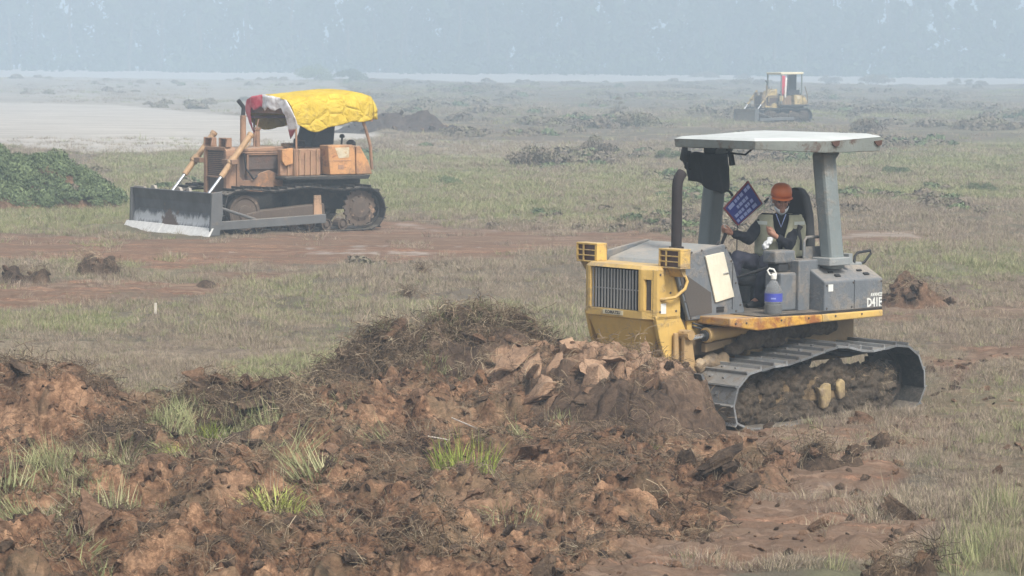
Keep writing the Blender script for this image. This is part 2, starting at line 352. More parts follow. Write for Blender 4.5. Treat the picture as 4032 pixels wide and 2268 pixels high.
def sstep(a, b, x):
    t = np.clip((x - a) / (b - a), 0, 1); return t * t * (3 - 2 * t)
def poly_mask(px, py, poly, soft):
    """soft inside test: 1 inside, 0 outside, edge width 'soft'"""
    P = np.array(poly, float); inside = np.zeros(px.shape, bool); dist = np.full(px.shape, 1e9)
    for i in range(len(P)):
        x0, y0 = P[i]; x1, y1 = P[(i + 1) % len(P)]
        c_ = ((y0 > py) != (y1 > py)) & (px < (x1 - x0) * (py - y0) / ((y1 - y0) if y1 != y0 else 1e-9) + x0)
        inside ^= c_
        dx, dy = x1 - x0, y1 - y0; t = np.clip(((px - x0) * dx + (py - y0) * dy) / (dx * dx + dy * dy + 1e-9), 0, 1)
        dist = np.minimum(dist, np.hypot(px - x0 - t * dx, py - y0 - t * dy))
    return sstep(-soft, soft, np.where(inside, dist, -dist))

# The field was surveyed from the photograph: plan coordinates (tangent, 1/distance) of the flat ground, in units of 1/7044 rad.
K = 7044.0
def survey(x, y):
    y = np.maximum(y, 5.0); return 1288 + K * x / y, 171 + K * EYE / y
def plan_on(u, v, lift=0.0):
    """plan position on the real relief (not the flat datum) for a surveyed sight line"""
    z = 0.0
    for _ in range(25):
        y = K * (EYE - z) / (v - 171.0); x = (u - 1288.0) / K * y; z = 0.6 * z + 0.4 * (hz(x, y) + lift)
    return x, y
def plan(u, v):
    y = K * EYE / (v - 171.0); return (u - 1288.0) / K * y, y

NEAR = dict(o=(2.39, 28.5, 0.0), th=R(42))
def near_w(x, y, z=0.0):
    c, s = math.cos(NEAR['th']), math.sin(NEAR['th'])
    return (NEAR['o'][0] - c * x + s * y, NEAR['o'][1] - s * x - c * y, NEAR['o'][2] + z)

CHURN = [(-900, 1120), (-300, 1045), (0, 1035), (230, 1085), (430, 1090), (640, 1085), (850, 1050), (960, 985), (1120, 960), (1300, 960), (1500, 1000),
         (1700, 1060), (1850, 1100), (1960, 1140), (2010, 1190), (1880, 1240), (1850, 1300), (1700, 1360), (1520, 1420), (1420, 1500), (1300, 1700), (-900, 1700)]
BARE = [  # bare trodden soil: polygons and how bare
    ([(-900, 592), (0, 597), (300, 600), (560, 612), (960, 560), (1250, 575), (1700, 590), (1800, 610), (1500, 628), (1250, 655), (900, 668), (620, 672), (430, 690), (160, 665), (-900, 668)], 1.0),
    ([(-900, 705), (0, 712), (400, 712), (700, 690), (900, 683), (640, 715), (480, 752), (250, 775), (0, 790), (-900, 795)], 0.95),
    ([(1850, 575), (2120, 560), (2330, 575), (2330, 600), (2200, 625), (1900, 640)], 0.7),
    ([(1790, 1045), (2330, 1030), (2430, 1080), (2330, 1150), (1820, 1150)], 0.72),
    ([(2240, 690), (3200, 690), (3200, 1300), (2420, 1240), (2340, 1100), (2340, 800)], 0.40),
    ([(2240, 735), (2600, 725), (3200, 715), (3200, 790), (2600, 788), (2300, 800), (2180, 815)], 0.7),
    ([(2300, 905), (2600, 840), (3200, 795), (3200, 870), (2600, 890), (2400, 950)], 0.95),
    ([(1500, 1150), (1900, 1130), (2230, 1130), (2330, 1200), (2250, 1290), (2370, 1330), (2250, 1395), (1900, 1440), (1700, 1560), (1300, 1700), (1300, 1400)], 0.95),
]
PALE = [
    ([(-900, 192), (0, 194), (500, 200), (800, 215), (900, 245), (700, 300), (500, 290), (0, 266), (-900, 262)], 0.5),
    ([(-900, 262), (0, 266), (300, 272), (500, 288), (640, 300), (860, 322), (960, 342), (930, 352), (840, 358), (700, 372), (560, 385), (350, 396), (200, 408), (0, 372), (-900, 400)], 1.0),
    ([(960, 352), (1200, 348), (1480, 352), (1480, 362), (1300, 392), (1260, 415), (1130, 402), (1000, 378)], 0.45),
    ([(560, 640), (900, 626), (1200, 622), (1200, 630), (900, 636), (560, 647)], 0.55),
    ([(1700, 575), (2000, 590), (1500, 640), (1150, 660), (900, 672), (1000, 650), (1400, 610)], 0.0),
    ([(2060, 585), (2200, 575), (2330, 583), (2330, 592), (2200, 597), (2060, 598)], 0.4),
    ([(960, 565), (1250, 578), (1300, 586), (1000, 580)], 0.4),
    ([(-900, 243), (0, 247), (350, 250), (350, 254), (0, 258), (-900, 262)], 0.6),
    ([(-900, 214), (0, 218), (260, 222), (500, 226), (500, 230), (0, 228), (-900, 226)], 0.35),
    ([(1850, 1215), (2080, 1190), (2150, 1200), (1950, 1245), (1800, 1270)], 0.35),
    ([(1500, 1385), (1900, 1350), (2200, 1300), (2300, 1320), (2100, 1370), (1800, 1410), (1500, 1440)], 0.0),
]
GREEN = [
    ([(-900, 800), (0, 805), (330, 800), (330, 835), (0, 860), (-900, 860)], 0.8),
    ([(-900, 400), (0, 500), (300, 500), (320, 590), (0, 590), (-900, 590)], 0.75),
    ([(240, 400), (520, 385), (980, 385), (1010, 540), (560, 570), (300, 560)], 1.0),
    ([(300, 410), (1000, 380), (1700, 430), (2600, 330), (3200, 330), (3200, 480), (2000, 500), (1650, 560), (1000, 530), (300, 470)], 0.75),
    ([(560, 920), (880, 880), (870, 960), (700, 985), (560, 985)], 0.9),
    ([(2470, 1100), (2600, 1050), (3200, 1050), (3200, 1180), (2500, 1190)], 0.35),
    ([(2420, 1300), (2600, 1200), (3200, 1200), (3200, 1700), (1900, 1700), (2100, 1440), (2340, 1400)], 0.75),
    ([(2230, 610), (3200, 600), (3200, 690), (2300, 690)], 0.5),
    ([(2330, 960), (3200, 930), (3200, 1040), (2350, 1030)], 0.4),
    ([(300, 640), (620, 670), (560, 700), (330, 705), (60, 705), (60, 680)], 0.5),
    ([(380, 1100), (620, 1075), (760, 1100), (700, 1150), (420, 1180)], 0.8),
    ([(-900, 1330), (0, 1330), (180, 1240), (300, 1200), (330, 1230), (180, 1300), (60, 1370), (-900, 1400)], 0.7),
]
def masks(x, y):
    u, v = survey(x, y)
    s = np.clip((v - 171) / 700.0, 0.02, 1.6)
    wu = u + 60 * s * fbm(x * 0.5, y * 0.5, 4, 31); wv = v + (34 * s + 1.5 + 9 * (s > 0.35) * (s < 0.9)) * fbm(x * 0.6 + 7, y * 0.6, 4, 47) * np.minimum(1, 0.35 + s)
    soft = 2 + 14 * s
    churn = poly_mask(wu, wv, CHURN, soft)
    bare = np.zeros(x.shape); pale = np.zeros(x.shape); green = np.zeros(x.shape)
    for P, a in BARE: bare = np.maximum(bare, a * poly_mask(wu, wv, P, soft))
    for P, a in PALE: pale = np.maximum(pale, a * poly_mask(wu, wv, P, soft * 0.6))
    for P, a in GREEN: green = np.maximum(green, a * poly_mask(wu, wv, P, soft * 1.3))
    return churn, bare, pale, green
def blob(x, y, cx, cy, rx, ry, ang=0.0, p_=2.0):
    c, s = math.cos(ang), math.sin(ang); a = ((x - cx) * c + (y - cy) * s) / rx; b = (-(x - cx) * s + (y - cy) * c) / ry
    return np.exp(-(a * a + b * b) ** (p_ / 2))
def clod_relief(x, y, amp):
    """turned earth: lumps, blocks with flat tops, hollows"""
    wx = x + 0.18 * gnoise(x * 2.1, y * 2.1, 3); wy = y + 0.18 * gnoise(x * 2.1 + 9, y * 2.1, 4)
    d1, d2, c1 = worley(wx * 2.3, wy * 2.3, 1); e1, e2, c2 = worley(wx * 6.0, wy * 6.0, 2); g1, g2, c3 = worley(wx * 13, wy * 13, 3)
    def cap(d, r_, c_): return np.sqrt(np.clip(1 - (d / (r_ * (0.55 + 0.45 * c_))) ** 2, 0, 1))
    h = 0.34 * fbm(x * 0.9, y * 0.9, 3, 5) + 0.17 * cap(d1, 0.62, c1) * (0.3 + 0.7 * c1) + 0.085 * cap(e1, 0.60, c2) * c2 + 0.030 * cap(g1, 0.6, c3) * c3
    h = h + 0.075 * fbm(x * 4, y * 4, 3, 8, 0.6, True) - 0.10
    h = h * 1.12 - 0.30 * sstep(0.12, 0.45, fbm(x * 1.25 + 5, y * 0.95, 3, 55))
    return amp * h
HUMPS = []      # (u, v, half width m, half depth m, height m) broad swells in the turned strip
for u_, v_, a_, b_, h_ in [(u__, 1092 + 14 * math.sin(u__ * 0.013), 0.42, 0.36, 0.15 + 0.07 * math.sin(u__ * 0.021)) for u__ in range(-260, 1000, 130)] + [(60, 1090, 0.75, 0.5, 0.36), (180, 1110, 0.5, 0.4, 0.22), (330, 1130, 0.7, 0.4, 0.12), (1000, 1090, 1.0, 0.7, 0.22), (900, 1140, 0.9, 0.5, 0.15), (1050, 1040, 0.8, 0.6, 0.30),
                           (1300, 1060, 0.8, 0.8, 0.28), (1500, 1180, 0.9, 0.6, 0.18), (500, 1290, 1.3, 0.6, 0.20), (150, 1290, 0.7, 0.5, 0.12), (1250, 1300, 1.0, 0.6, 0.16), (1620, 1260, 0.8, 0.5, 0.20),
                           (800, 1230, 1.0, 0.5, 0.16), (250, 1400, 1.0, 0.4, 0.14), (1000, 1420, 1.2, 0.4, 0.12), (620, 1400, 0.8, 0.4, 0.14), (1560, 1330, 0.7, 0.3, 0.12)]:
    X_, Y_ = plan(u_, v_); HUMPS.append((X_, Y_, a_, b_, h_))
def height(x, y, full=True):
    ch, ba, pa, gr = masks(x, y)
    near = 1 / (1 + (y / 90.0) ** 2)
    h = 0.05 * fbm(x * 0.35, y * 0.35, 3, 11) * (0.4 + near) + 0.10 * fbm(x * 0.04, y * 0.02, 3, 12) * sstep(60, 140, y)
    h += 0.022 * fbm(x * 3, y * 3, 4, 13) * (1 - 0.5 * pa) * near * 2
    h += (1 - pa) * (1 - ch) * (1 - 0.7 * ba) * sstep(30, 36, y) * (0.10 * sstep(0.05, 0.5, fbm(x * 0.55, y * 0.28, 4, 14)) + 0.30 * sstep(0.12, 0.5, fbm(x * 0.10, y * 0.045, 4, 15)) * sstep(60, 120, y))
    for cx, cy, rx, ry, hh in HUMPS: h += hh * blob(x, y, cx, cy, rx, ry)
    if full:
        rough = sstep(60, 30, y)
        h += ch * clod_relief(x, y, 0.85) + ba * (1 - ch) * rough * clod_relief(x, y, 0.20)
        # wheel and track ruts running with the dozer's line
        a = x * 0.30 + y * 0.954 + 0.25 * gnoise(x * 0.4, y * 0.4, 21)
        h += ba * (1 - ch) * rough * 0.055 * fbm(a * 5, (x * 0.954 - y * 0.30) * 0.6, 3, 22, 0.6)
    # keep the machines' standing places level
    lx = -(x - 2.39) * math.cos(R(42)) - (y - 28.5) * math.sin(R(42)); ly = (x - 2.39) * math.sin(R(42)) - (y - 28.5) * math.cos(R(42))
    pad = sstep(0.25, 0.0, np.maximum(np.abs(lx + 0.05) - 1.5, np.abs(ly) - 1.3)); h = h * (1 - pad) - 0.05 * pad
    h -= 0.10 * sstep(0.3, 0, np.abs(np.abs(ly) - 0.85) - 0.3) * sstep(0.6, 0, np.abs(lx + 0.05) - 1.0) * 0.4
    # the far rim of the field climbs a little
    h += (1.2 + 0.9 * fbm(x * 0.035, y * 0.01, 5, 16)) * sstep(250, 460, y)
    return h

# ------------------------------------------------------------------ ground sheet
def strip(a, b, step): return list(np.arange(a, b, step))
cols = strip(-1.2, -0.30, 0.06) + strip(-0.30, -0.20, 0.006) + strip(-0.20, 0.20, 0.00095) + strip(0.20, 0.30, 0.006) + strip(0.30, 1.21, 0.06)
rows = strip(6, 17.6, 0.4) + strip(17.6, 33, 0.036) + strip(33, 48, 0.08)
d_ = 48.0
while d_ < 470: rows.append(d_); d_ *= 1.007
TT, YY = np.meshgrid(np.array(cols), np.array(rows)); XX = TT * YY
HH = height(XX, YY)
ch, ba, pa, gr = masks(XX, YY)
def grid_obj(name, X, Y, Z, mat, attrs=None, smooth=True):
    ny, nx = X.shape; me = bpy.data.meshes.new(name)
    co = np.stack([X, Y, Z], -1).reshape(-1, 3).astype(np.float32)
    i = np.arange((ny - 1) * (nx - 1)); r_, c_ = i // (nx - 1), i % (nx - 1); a = r_ * nx + c_
    quads = np.stack([a, a + 1, a + nx + 1, a + nx], -1).astype(np.int32)
    me.vertices.add(len(co)); me.vertices.foreach_set('co', co.ravel())
    me.loops.add(quads.size); me.loops.foreach_set('vertex_index', quads.ravel())
    me.polygons.add(len(quads)); me.polygons.foreach_set('loop_start', np.arange(0, quads.size, 4, dtype=np.int32))
    me.polygons.foreach_set('use_smooth', np.full(len(quads), smooth))
    me.update(calc_edges=True)
    for k, v in (attrs or {}).items():
        at = me.attributes.new(k, 'FLOAT', 'POINT'); at.data.foreach_set('value', v.ravel().astype(np.float32))
    me.materials.append(mat); o = bpy.data.objects.new(name, me); C.objects.link(o); return o

m, n, p = new_mat('field_ground')
pos = N(n, 'ShaderNodeNewGeometry').outputs['Position']
def att(nm): return N(n, 'ShaderNodeAttribute', attribute_name=nm).outputs['Fac']
A = noise(n, pos, 0.8, 7, 0.7, 0.5); B = noise(n, pos, 6, 7, 0.75, 0.6); Cc = noise(n, pos, 32, 5, 0.75); L_ = noise(n, pos, 0.09, 5, 0.6, 0.3)
AB = math_(n, 'ADD', math_(n, 'ADD', math_(n, 'MULTIPLY', A, 0.35), math_(n, 'MULTIPLY', B, 0.4)), math_(n, 'MULTIPLY', Cc, 0.25))
heath = mix(n, ramp(n, AB, 0.40, 0.60), (0.085, 0.066, 0.052), (0.30, 0.24, 0.185))
heath = mix(n, math_(n, 'MULTIPLY', ramp(n, L_, 0.42, 0.6), 0.5), heath, (0.17, 0.17, 0.10))
mpb = N(n, 'ShaderNodeMapping'); mpb.inputs['Scale'].default_value = (0.25, 1, 1); n.links.new(pos, mpb.inputs['Vector'])
bnd = noise(n, mpb.outputs[0], 0.07, 6, 0.7, 0.4)
heath = mix(n, math_(n, 'MULTIPLY', ramp(n, bnd, 0.50, 0.60), 0.75), heath, (0.24, 0.185, 0.165))
heath = mix(n, math_(n, 'MULTIPLY', ramp(n, bnd, 0.46, 0.38), 0.6), heath, (0.09, 0.085, 0.06))
greenc = mix(n, ramp(n, AB, 0.38, 0.6), (0.10, 0.11, 0.06), (0.26, 0.26, 0.145))
col = mix(n, math_(n, 'MULTIPLY', att('green'), 0.75), heath, greenc)
soilc = mix(n, ramp(n, AB, 0.36, 0.50), (0.085, 0.050, 0.035), (0.24, 0.132, 0.085))
soilc = mix(n, ramp(n, AB, 0.50, 0.62), soilc, (0.46, 0.29, 0.19))
turned = mix(n, ramp(n, AB, 0.42, 0.50), (0.022, 0.014, 0.011), (0.17, 0.096, 0.058))
turned = mix(n, ramp(n, AB, 0.51, 0.60), turned, (0.43, 0.265, 0.16))
turned = mix(n, math_(n, 'MULTIPLY', ramp(n, noise(n, pos, 1.1, 5, 0.65, 0.3), 0.52, 0.62), 0.5), turned, (0.14, 0.115, 0.075))
turned = mix(n, math_(n, 'MULTIPLY', ramp(n, noise(n, pos, 0.75, 6, 0.7, 0.5), 0.52, 0.64), 0.6), turned, mix(n, ramp(n, B, 0.35, 0.6), (0.22, 0.135, 0.085), (0.48, 0.31, 0.20)))
bm_ = math_(n, 'MULTIPLY', att('bare'), ramp(n, math_(n, 'ADD', B, math_(n, 'MULTIPLY', att('bare'), 0.30)), 0.46, 0.64))
mpr = N(n, 'ShaderNodeMapping'); mpr.inputs['Rotation'].default_value = (0, 0, R(-14)); mpr.inputs['Scale'].default_value = (0.9, 7.0, 1); n.links.new(pos, mpr.inputs['Vector'])
rut = noise(n, mpr.outputs[0], 1.1, 6, 0.65, 0.3)
soilc = mix(n, math_(n, 'MULTIPLY', ramp(n, rut, 0.50, 0.60), 0.8), soilc, (0.52, 0.37, 0.265))
mpq = N(n, 'ShaderNodeMapping'); mpq.inputs['Rotation'].default_value = (0, 0, R(3)); mpq.inputs['Scale'].default_value = (0.10, 1.5, 1); n.links.new(pos, mpq.inputs['Vector'])
st2 = noise(n, mpq.outputs[0], 0.8, 7, 0.7, 0.3)
soilc = mix(n, math_(n, 'MULTIPLY', ramp(n, st2, 0.52, 0.60), 0.75), soilc, (0.50, 0.36, 0.27))
soilc = mix(n, math_(n, 'MULTIPLY', ramp(n, st2, 0.47, 0.40), 0.6), soilc, (0.15, 0.11, 0.08))
soilc = mix(n, math_(n, 'MULTIPLY', ramp(n, rut, 0.46, 0.36), 0.6), soilc, (0.13, 0.085, 0.06))
col = mix(n, bm_, col, soilc)
col = mix(n, att('churn'), col, turned)
mpp = N(n, 'ShaderNodeMapping'); mpp.inputs['Scale'].default_value = (0.35, 1, 1); n.links.new(pos, mpp.inputs['Vector'])
bnd2 = noise(n, mpp.outputs[0], 0.45, 8, 0.75, 0.6)
palec = mix(n, ramp(n, bnd2, 0.40, 0.60), (0.33, 0.31, 0.285), (0.47, 0.44, 0.40))
col = mix(n, math_(n, 'MULTIPLY', att('pale'), ramp(n, math_(n, 'ADD', math_(n, 'MULTIPLY', A, 1.1), att('pale')), 0.85, 1.15)), col, palec)
n.links.new(col, p.inputs['Base Color']); p.inputs['Roughness'].default_value = 0.97; p.inputs['Specular IOR Level'].default_value = 0.1
bump(n, p, math_(n, 'ADD', B, math_(n, 'MULTIPLY', Cc, 0.7)), 0.035, 0.8)
MT['ground'] = m
ground = grid_obj('ground', XX, YY, HH, m, dict(churn=ch, bare=ba, pale=pa, green=gr)); ground['kind'] = 'structure'

# far bank: pale sand flat climbing gently behind the field, and the river strip in front of it
bx = np.linspace(-600, 600, 120); by = np.array([440, 470, 500, 540, 580, 620, 700, 900, 1400.])
BX, BY = np.meshgrid(bx, by); BZ = 0.3 + 2.0 * sstep(455, 600, BY) + 0.15 * fbm(BX * 0.01, BY * 0.01, 3, 61)
MT['sand'] = plain('pale_river_sand', (0.34, 0.325, 0.315), 0.9, var=0.06, scale=0.02)
o = grid_obj('sandbank', BX, BY, BZ, MT['sand']); o['kind'] = 'structure'

# ------------------------------------------------------------------ haze
hb = MB().box(-620, 620, -12, 1405, -1.6, 31)
mh = bpy.data.materials.new('haze_air'); mh.use_nodes = True; n = mh.node_tree; n.nodes.clear()
pv = N(n, 'ShaderNodeVolumePrincipled'); pv.inputs['Color'].default_value = (0.63, 0.775, 0.92, 1); pv.inputs['Density'].default_value = 0.0027; pv.inputs['Anisotropy'].default_value = 0.0
n.links.new(pv.outputs[0], N(n, 'ShaderNodeOutputMaterial').inputs['Volume'])
haze = hb.build('haze', mh); haze['kind'] = 'stuff'
# ------------------------------------------------------------------ tracks shared by all dozers
def loop_points(pts, pitch):
    P = [Vector((a, 0, b)) for a, b in pts]; P.append(P[0]); seg = [(P[i + 1] - P[i]).length for i in range(len(P) - 1)]; L = sum(seg)
    k = max(8, round(L / pitch)); out = []
    for j in range(k):
        s = L * j / k; i = 0
        while s > seg[i] and i < len(seg) - 1: s -= seg[i]; i += 1
        out.append(P[i].lerp(P[i + 1], s / seg[i]))
    return out, L / k
def smooth_loop(ctrl, sub=6):
    out = []; n = len(ctrl)
    for i in range(n):
        p0, p1, p2, p3 = (Vector(ctrl[(i + k) % n]) for k in (-1, 0, 1, 2))
        for j in range(sub):
            t = j / sub
            out.append(tuple(0.5 * ((2 * p1) + (p2 - p0) * t + (2 * p0 - 5 * p1 + 4 * p2 - p3) * t * t + (3 * p1 - p0 - 3 * p2 + p3) * t ** 3)))
    return out
def track(parent, ctrl, y0, y1, pitch, mat, grouser=0.04, chain=True):
    """ctrl: closed loop (x,z) of the shoe surface, clockwise seen from the left side (front -> top -> rear)"""
    pts, p_ = loop_points(smooth_loop(ctrl), pitch)
    tr = MB(); n = len(pts)
    for i in range(n):                                        # link chain under the shoes
        a, b = pts[i], pts[(i + 1) % n]; t = (b - a).normalized(); nn = Vector((t.z, 0, -t.x))
        for yy in ((y0 + y1) / 2 - 0.08, (y0 + y1) / 2 + 0.04):
            tr.bar(a - nn * 0.055 + Vector((0, yy, 0)), b - nn * 0.055 + Vector((0, yy, 0)), 0.04, 0.07, (0, 1, 0))
    body = tr.build('track_chain', MT['shoe_dark'], parent)
    sh = MB(); hw = (y1 - y0) / 2; L2 = p_ * 0.455
    sh.box(-L2, L2 + 0.012, -hw, hw, -0.012, 0.010); sh.prism([(-L2, 0.010), (-L2 + 0.022, 0.010), (-L2 + 0.015, grouser), (-L2 + 0.002, grouser)], -hw + 0.004, hw - 0.004)
    for q in (-0.09, 0.09): sh.box(-0.012, 0.02, q - 0.012, q + 0.012, 0.009, 0.026)
    me = sh.mesh('track_shoe'); me.materials.append(mat); me.materials.append(MT['shoe_dark'])
    for pg in me.polygons:
        if pg.normal.z < -0.5: pg.material_index = 1
    for i in range(n):
        a, b = pts[i], pts[(i + 1) % n]; t = (b - a).normalized()
        o = bpy.data.objects.new('track_shoe', me); C.objects.link(o); o.parent = body
        out = Vector((t.z, 0, -t.x)); t = -t
        M = Matrix((( t.x, 0, out.x, (a.x + b.x) / 2), (0, 1, 0, (y0 + y1) / 2), (t.z, 0, out.z, (a.z + b.z) / 2), (0, 0, 0, 1)))
        M = M @ Matrix.Rotation(R(rnd.uniform(-3, 5)), 4, 'Y')
        o.matrix_local = M
    return body
def wheel_mb(c, y0, y1, r_, hub=0.4, seg=28):
    b = MB(); w_ = y1 - y0
    b.lathe([(r_ * hub * 0.6, w_ * 1.02), (r_ * hub, w_ * 1.0), (r_ * hub * 1.05, w_ * 0.88), (r_ * 0.78, w_ * 0.80), (r_ * 0.84, w_ * 0.98), (r_, w_ * 0.98), (r_, 0), (0.01, 0)], (c[0], y0, c[1]), (0, 1, 0), seg); return b
def sprocket_mb(c, y0, y1, r_, teeth=23):
    b = MB(); poly = []
    for k in range(teeth * 4):
        a = 2 * math.pi * k / (teeth * 4); rr = r_ if k % 4 in (0, 1) else r_ * 0.90; poly.append((c[0] + rr * math.cos(a), c[1] + rr * math.sin(a)))
    b.prism(poly, y0 + (y1 - y0) * 0.3, y0 + (y1 - y0) * 0.7)
    b.lathe([(r_ * 0.28, (y1 - y0) * 1.1), (r_ * 0.5, (y1 - y0)), (r_ * 0.68, (y1 - y0) * 0.75), (r_ * 0.68, 0)], (c[0], y0, c[1]), (0, 1, 0), 24)
    for k in range(9):
        a = 2 * math.pi * k / 9; b.lathe([(0.018, 0.03), (0.018, -0.03)], (c[0] + r_ * 0.6 * math.cos(a), y0 + (y1 - y0) * 0.88, c[1] + r_ * 0.6 * math.sin(a)), (0, 1, 0), 6)
    return b
def lumpy(name, mat, parent, cells, amp=0.05, seed=1, sub=3, kind=None):
    """mud masses: displaced ellipsoids fused into one surface by remeshing; cells = (x,y,z,rx,ry,rz)"""
    bm = bmesh.new()
    for (x, y, z, a, b, c_) in cells:
        r_ = bmesh.ops.create_icosphere(bm, subdivisions=sub, radius=1.0)
        for v in r_['verts']: v.co = Vector((x + v.co.x * a, y + v.co.y * b, z + v.co.z * c_))
    me = bpy.data.meshes.new(name); bm.to_mesh(me); bm.free(); me.materials.append(mat)
    o = bpy.data.objects.new(name, me); C.objects.link(o); o.parent = parent
    rm = o.modifiers.new('fuse', 'REMESH'); rm.mode = 'VOXEL'; rm.voxel_size = 0.013; rm.use_smooth_shade = True
    t = bpy.data.textures.get('mudtex') or bpy.data.textures.new('mudtex', 'CLOUDS'); t.noise_scale = 0.055; t.noise_depth = 4
    d = o.modifiers.new('rough', 'DISPLACE'); d.texture = t; d.strength = amp; d.mid_level = 0.5
    if kind: o['kind'] = kind
    return o

# ------------------------------------------------------------------ the near grey and yellow dozer
nd = empty('bulldozer', NEAR['o'], math.pi + NEAR['th'])
tag(nd, 'mud-caked yellow and grey bulldozer with a flat canopy, pushing a heap of earth', 'bulldozer')
# --- radiator guard (yellow front)
XF = 1.85
rg = MB()
plan_ = [(1.50, -0.50), (1.78, -0.50), (XF, -0.37), (XF, 0.31), (1.78, 0.50), (1.50, 0.50)]
# shell: upper ring left open around the grille
zt, zb = 1.50, 1.06
rg.prism([(1.46, -0.50), (1.78, -0.50), (XF, -0.40), (XF, 0.345), (1.78, 0.50), (1.46, 0.50)], zt - 0.035, zt, 'z', [(1.46, -0.47), (1.74, -0.47), (XF - 0.03, -0.38), (XF - 0.03, 0.325), (1.74, 0.47), (1.46, 0.47)])
rg.box(1.80, XF, -0.40, -0.365, zb, zt - 0.036); rg.box(1.80, XF, 0.31, 0.345, zb, zt - 0.036)
rg.prism([(1.80, 0.346), (XF, 0.346), (1.80, 0.46)], 1.37, zt - 0.036, 'z')
rg.prism([(1.80, 0.346), (XF, 0.346), (1.80, 0.46)], zb, 1.07, 'z')
rg.prism([(1.80, 0.346), (XF, 0.346), (1.838, 0.375), (1.80, 0.375)], 1.071, 1.369, 'z'); rg.prism([(1.80, 0.445), (1.808, 0.445), (1.80, 0.46)], 1.071, 1.369, 'z')
rg.prism([(1.80, -0.346), (XF, -0.401), (1.80, -0.46)], zb, zt - 0.036, 'z')
rg.prism([(1.799, 0.461), (1.78, 0.50), (1.46, 0.50), (1.46, 0.455)], 0.98, zt - 0.036, 'z'); rg.box(1.46, 1.78, -0.50, -0.455, 0.98, zt - 0.036)
rg.prism([(XF - 0.005, -0.43), (XF - 0.005, 0.36), (1.79, 0.46), (1.70, 0.46), (1.70, -0.46), (1.79, -0.46)], 0.985, zb - 0.001, 'z')
rg.build('radiator_guard', MT['yellow'], nd, 0.008)
nose = MB(); nose.prism([(XF - 0.02, -0.42), (XF - 0.02, 0.33), (1.74, 0.45), (1.44, 0.45), (1.44, -0.45), (1.74, -0.45)], 0.984, 0.56, 'z',
                        [(1.70, -0.30), (1.70, 0.20), (1.62, 0.33), (1.40, 0.33), (1.40, -0.33), (1.62, -0.33)])
nose.build('lower_nose', MT['yellow'], nd, 0.01)
for q0, q1 in ((0.452, 0.50), (-0.50, -0.452)): MB().prism([(1.80, 1.02), (1.47, 1.02), (1.36, 0.84), (1.33, 0.40), (1.46, 0.30), (1.60, 0.45), (1.74, 0.80)], q0, q1).build('side_plate', MT['yellow'], nd, 0.008)
MB().box(1.76, 1.79, -0.38, 0.33, 1.06, 1.46).build('radiator_core', MT['dark'], nd)
vd = MB().box(1.792, 1.80, 0.376, 0.444, 1.075, 1.365); vd.build('side_vent', MT['mesh'], nd)
gs = MB().box(-0.006, 0.006, -0.0075, 0.0075, 0, 0.385); gm = gs.mesh('grille_bar'); gm.materials.append(MT['steel_slat'])
for k in range(16):
    o = bpy.data.objects.new('grille_bar', gm); C.objects.link(o); o.parent = nd
    o.location = (1.822, -0.352 + k * 0.0432, 1.065); o.rotation_euler = (R(rnd.uniform(-0.6, 0.6)), 0, 0)
MB().box(1.806, 1.812, -0.365, 0.31, 1.25, 1.262).build('grille_brace', MT['steel_slat'], nd)
MB().box(XF - 0.004, XF + 0.002, -0.18, 0.10, 1.005, 1.05).build('nameplate', MT['sticker_old'], nd)
text_part('KOMATSU', 0.045, Matrix.Translation((XF + 0.003, -0.04, 1.027)) @ Matrix.Rotation(R(90), 4, 'Z') @ Matrix.Rotation(R(90), 4, 'X'), MT['mesh'], nd, 'lettering', 0.001)
MB().box(1.66, 1.73, 0.501, 0.504, 1.04, 1.14).build('sticker', MT['sticker'], nd)
for (y, z, q) in ((-0.02, 0.83, 0.018), (0.11, 0.80, 0.022)): MB().lathe([(q, 0.012), (q, -0.01)], (1.755, y, z), (1, 0, -0.3), 8).build('bolt', MT['mesh'], nd)
MB().tube([(1.50, 0.49, 1.36), (1.49, 0.53, 1.40), (1.46, 0.56, 1.40), (1.45, 0.58, 1.35), (1.49, 0.59, 1.28), (1.60, 0.57, 1.20), (1.72, 0.53, 1.185), (1.735, 0.49, 1.18)], 0.016, 8).build('grab_handle', MT['yellow'], nd)
# --- work lamps
for sy in (-1, 1):
    hb_ = MB(); y0, y1 = sorted((sy * 0.43, sy * 0.73))
    hb_.box(1.56, 1.70, y0, y1, 1.655, 1.675); hb_.box(1.56, 1.70, y0, y1, 1.485, 1.50); hb_.box(1.56, 1.575, y0, y1, 1.501, 1.654)
    hb_.box(1.56, 1.70, y0, y0 + 0.02, 1.501, 1.654); hb_.box(1.56, 1.70, y1 - 0.035, y1, 1.501, 1.654)
    hb_.box(1.688, 1.70, y0 + 0.09, y0 + 0.11, 1.501, 1.654)
    for z in (1.545, 1.598): hb_.box(1.688, 1.70, y0 + 0.021, y1 - 0.036, z, z + 0.012)
    hb_.prism([(1.66, 1.485), (1.575, 1.485), (1.575, 1.40), (1.60, 1.40)], y0 + 0.02, y1 - 0.05)
    hb_.box(1.56, 1.62, min(sy * 0.40, sy * 0.52), max(sy * 0.40, sy * 0.52), 1.42, 1.484)
    lo = hb_.build('work_lamp', MT['yellow'], nd, 0.004)
    MB().box(1.60, 1.68, y0 + 0.022, y1 - 0.037, 1.503, 1.652).build('lamp_glass', MT['glass_dark'], lo)
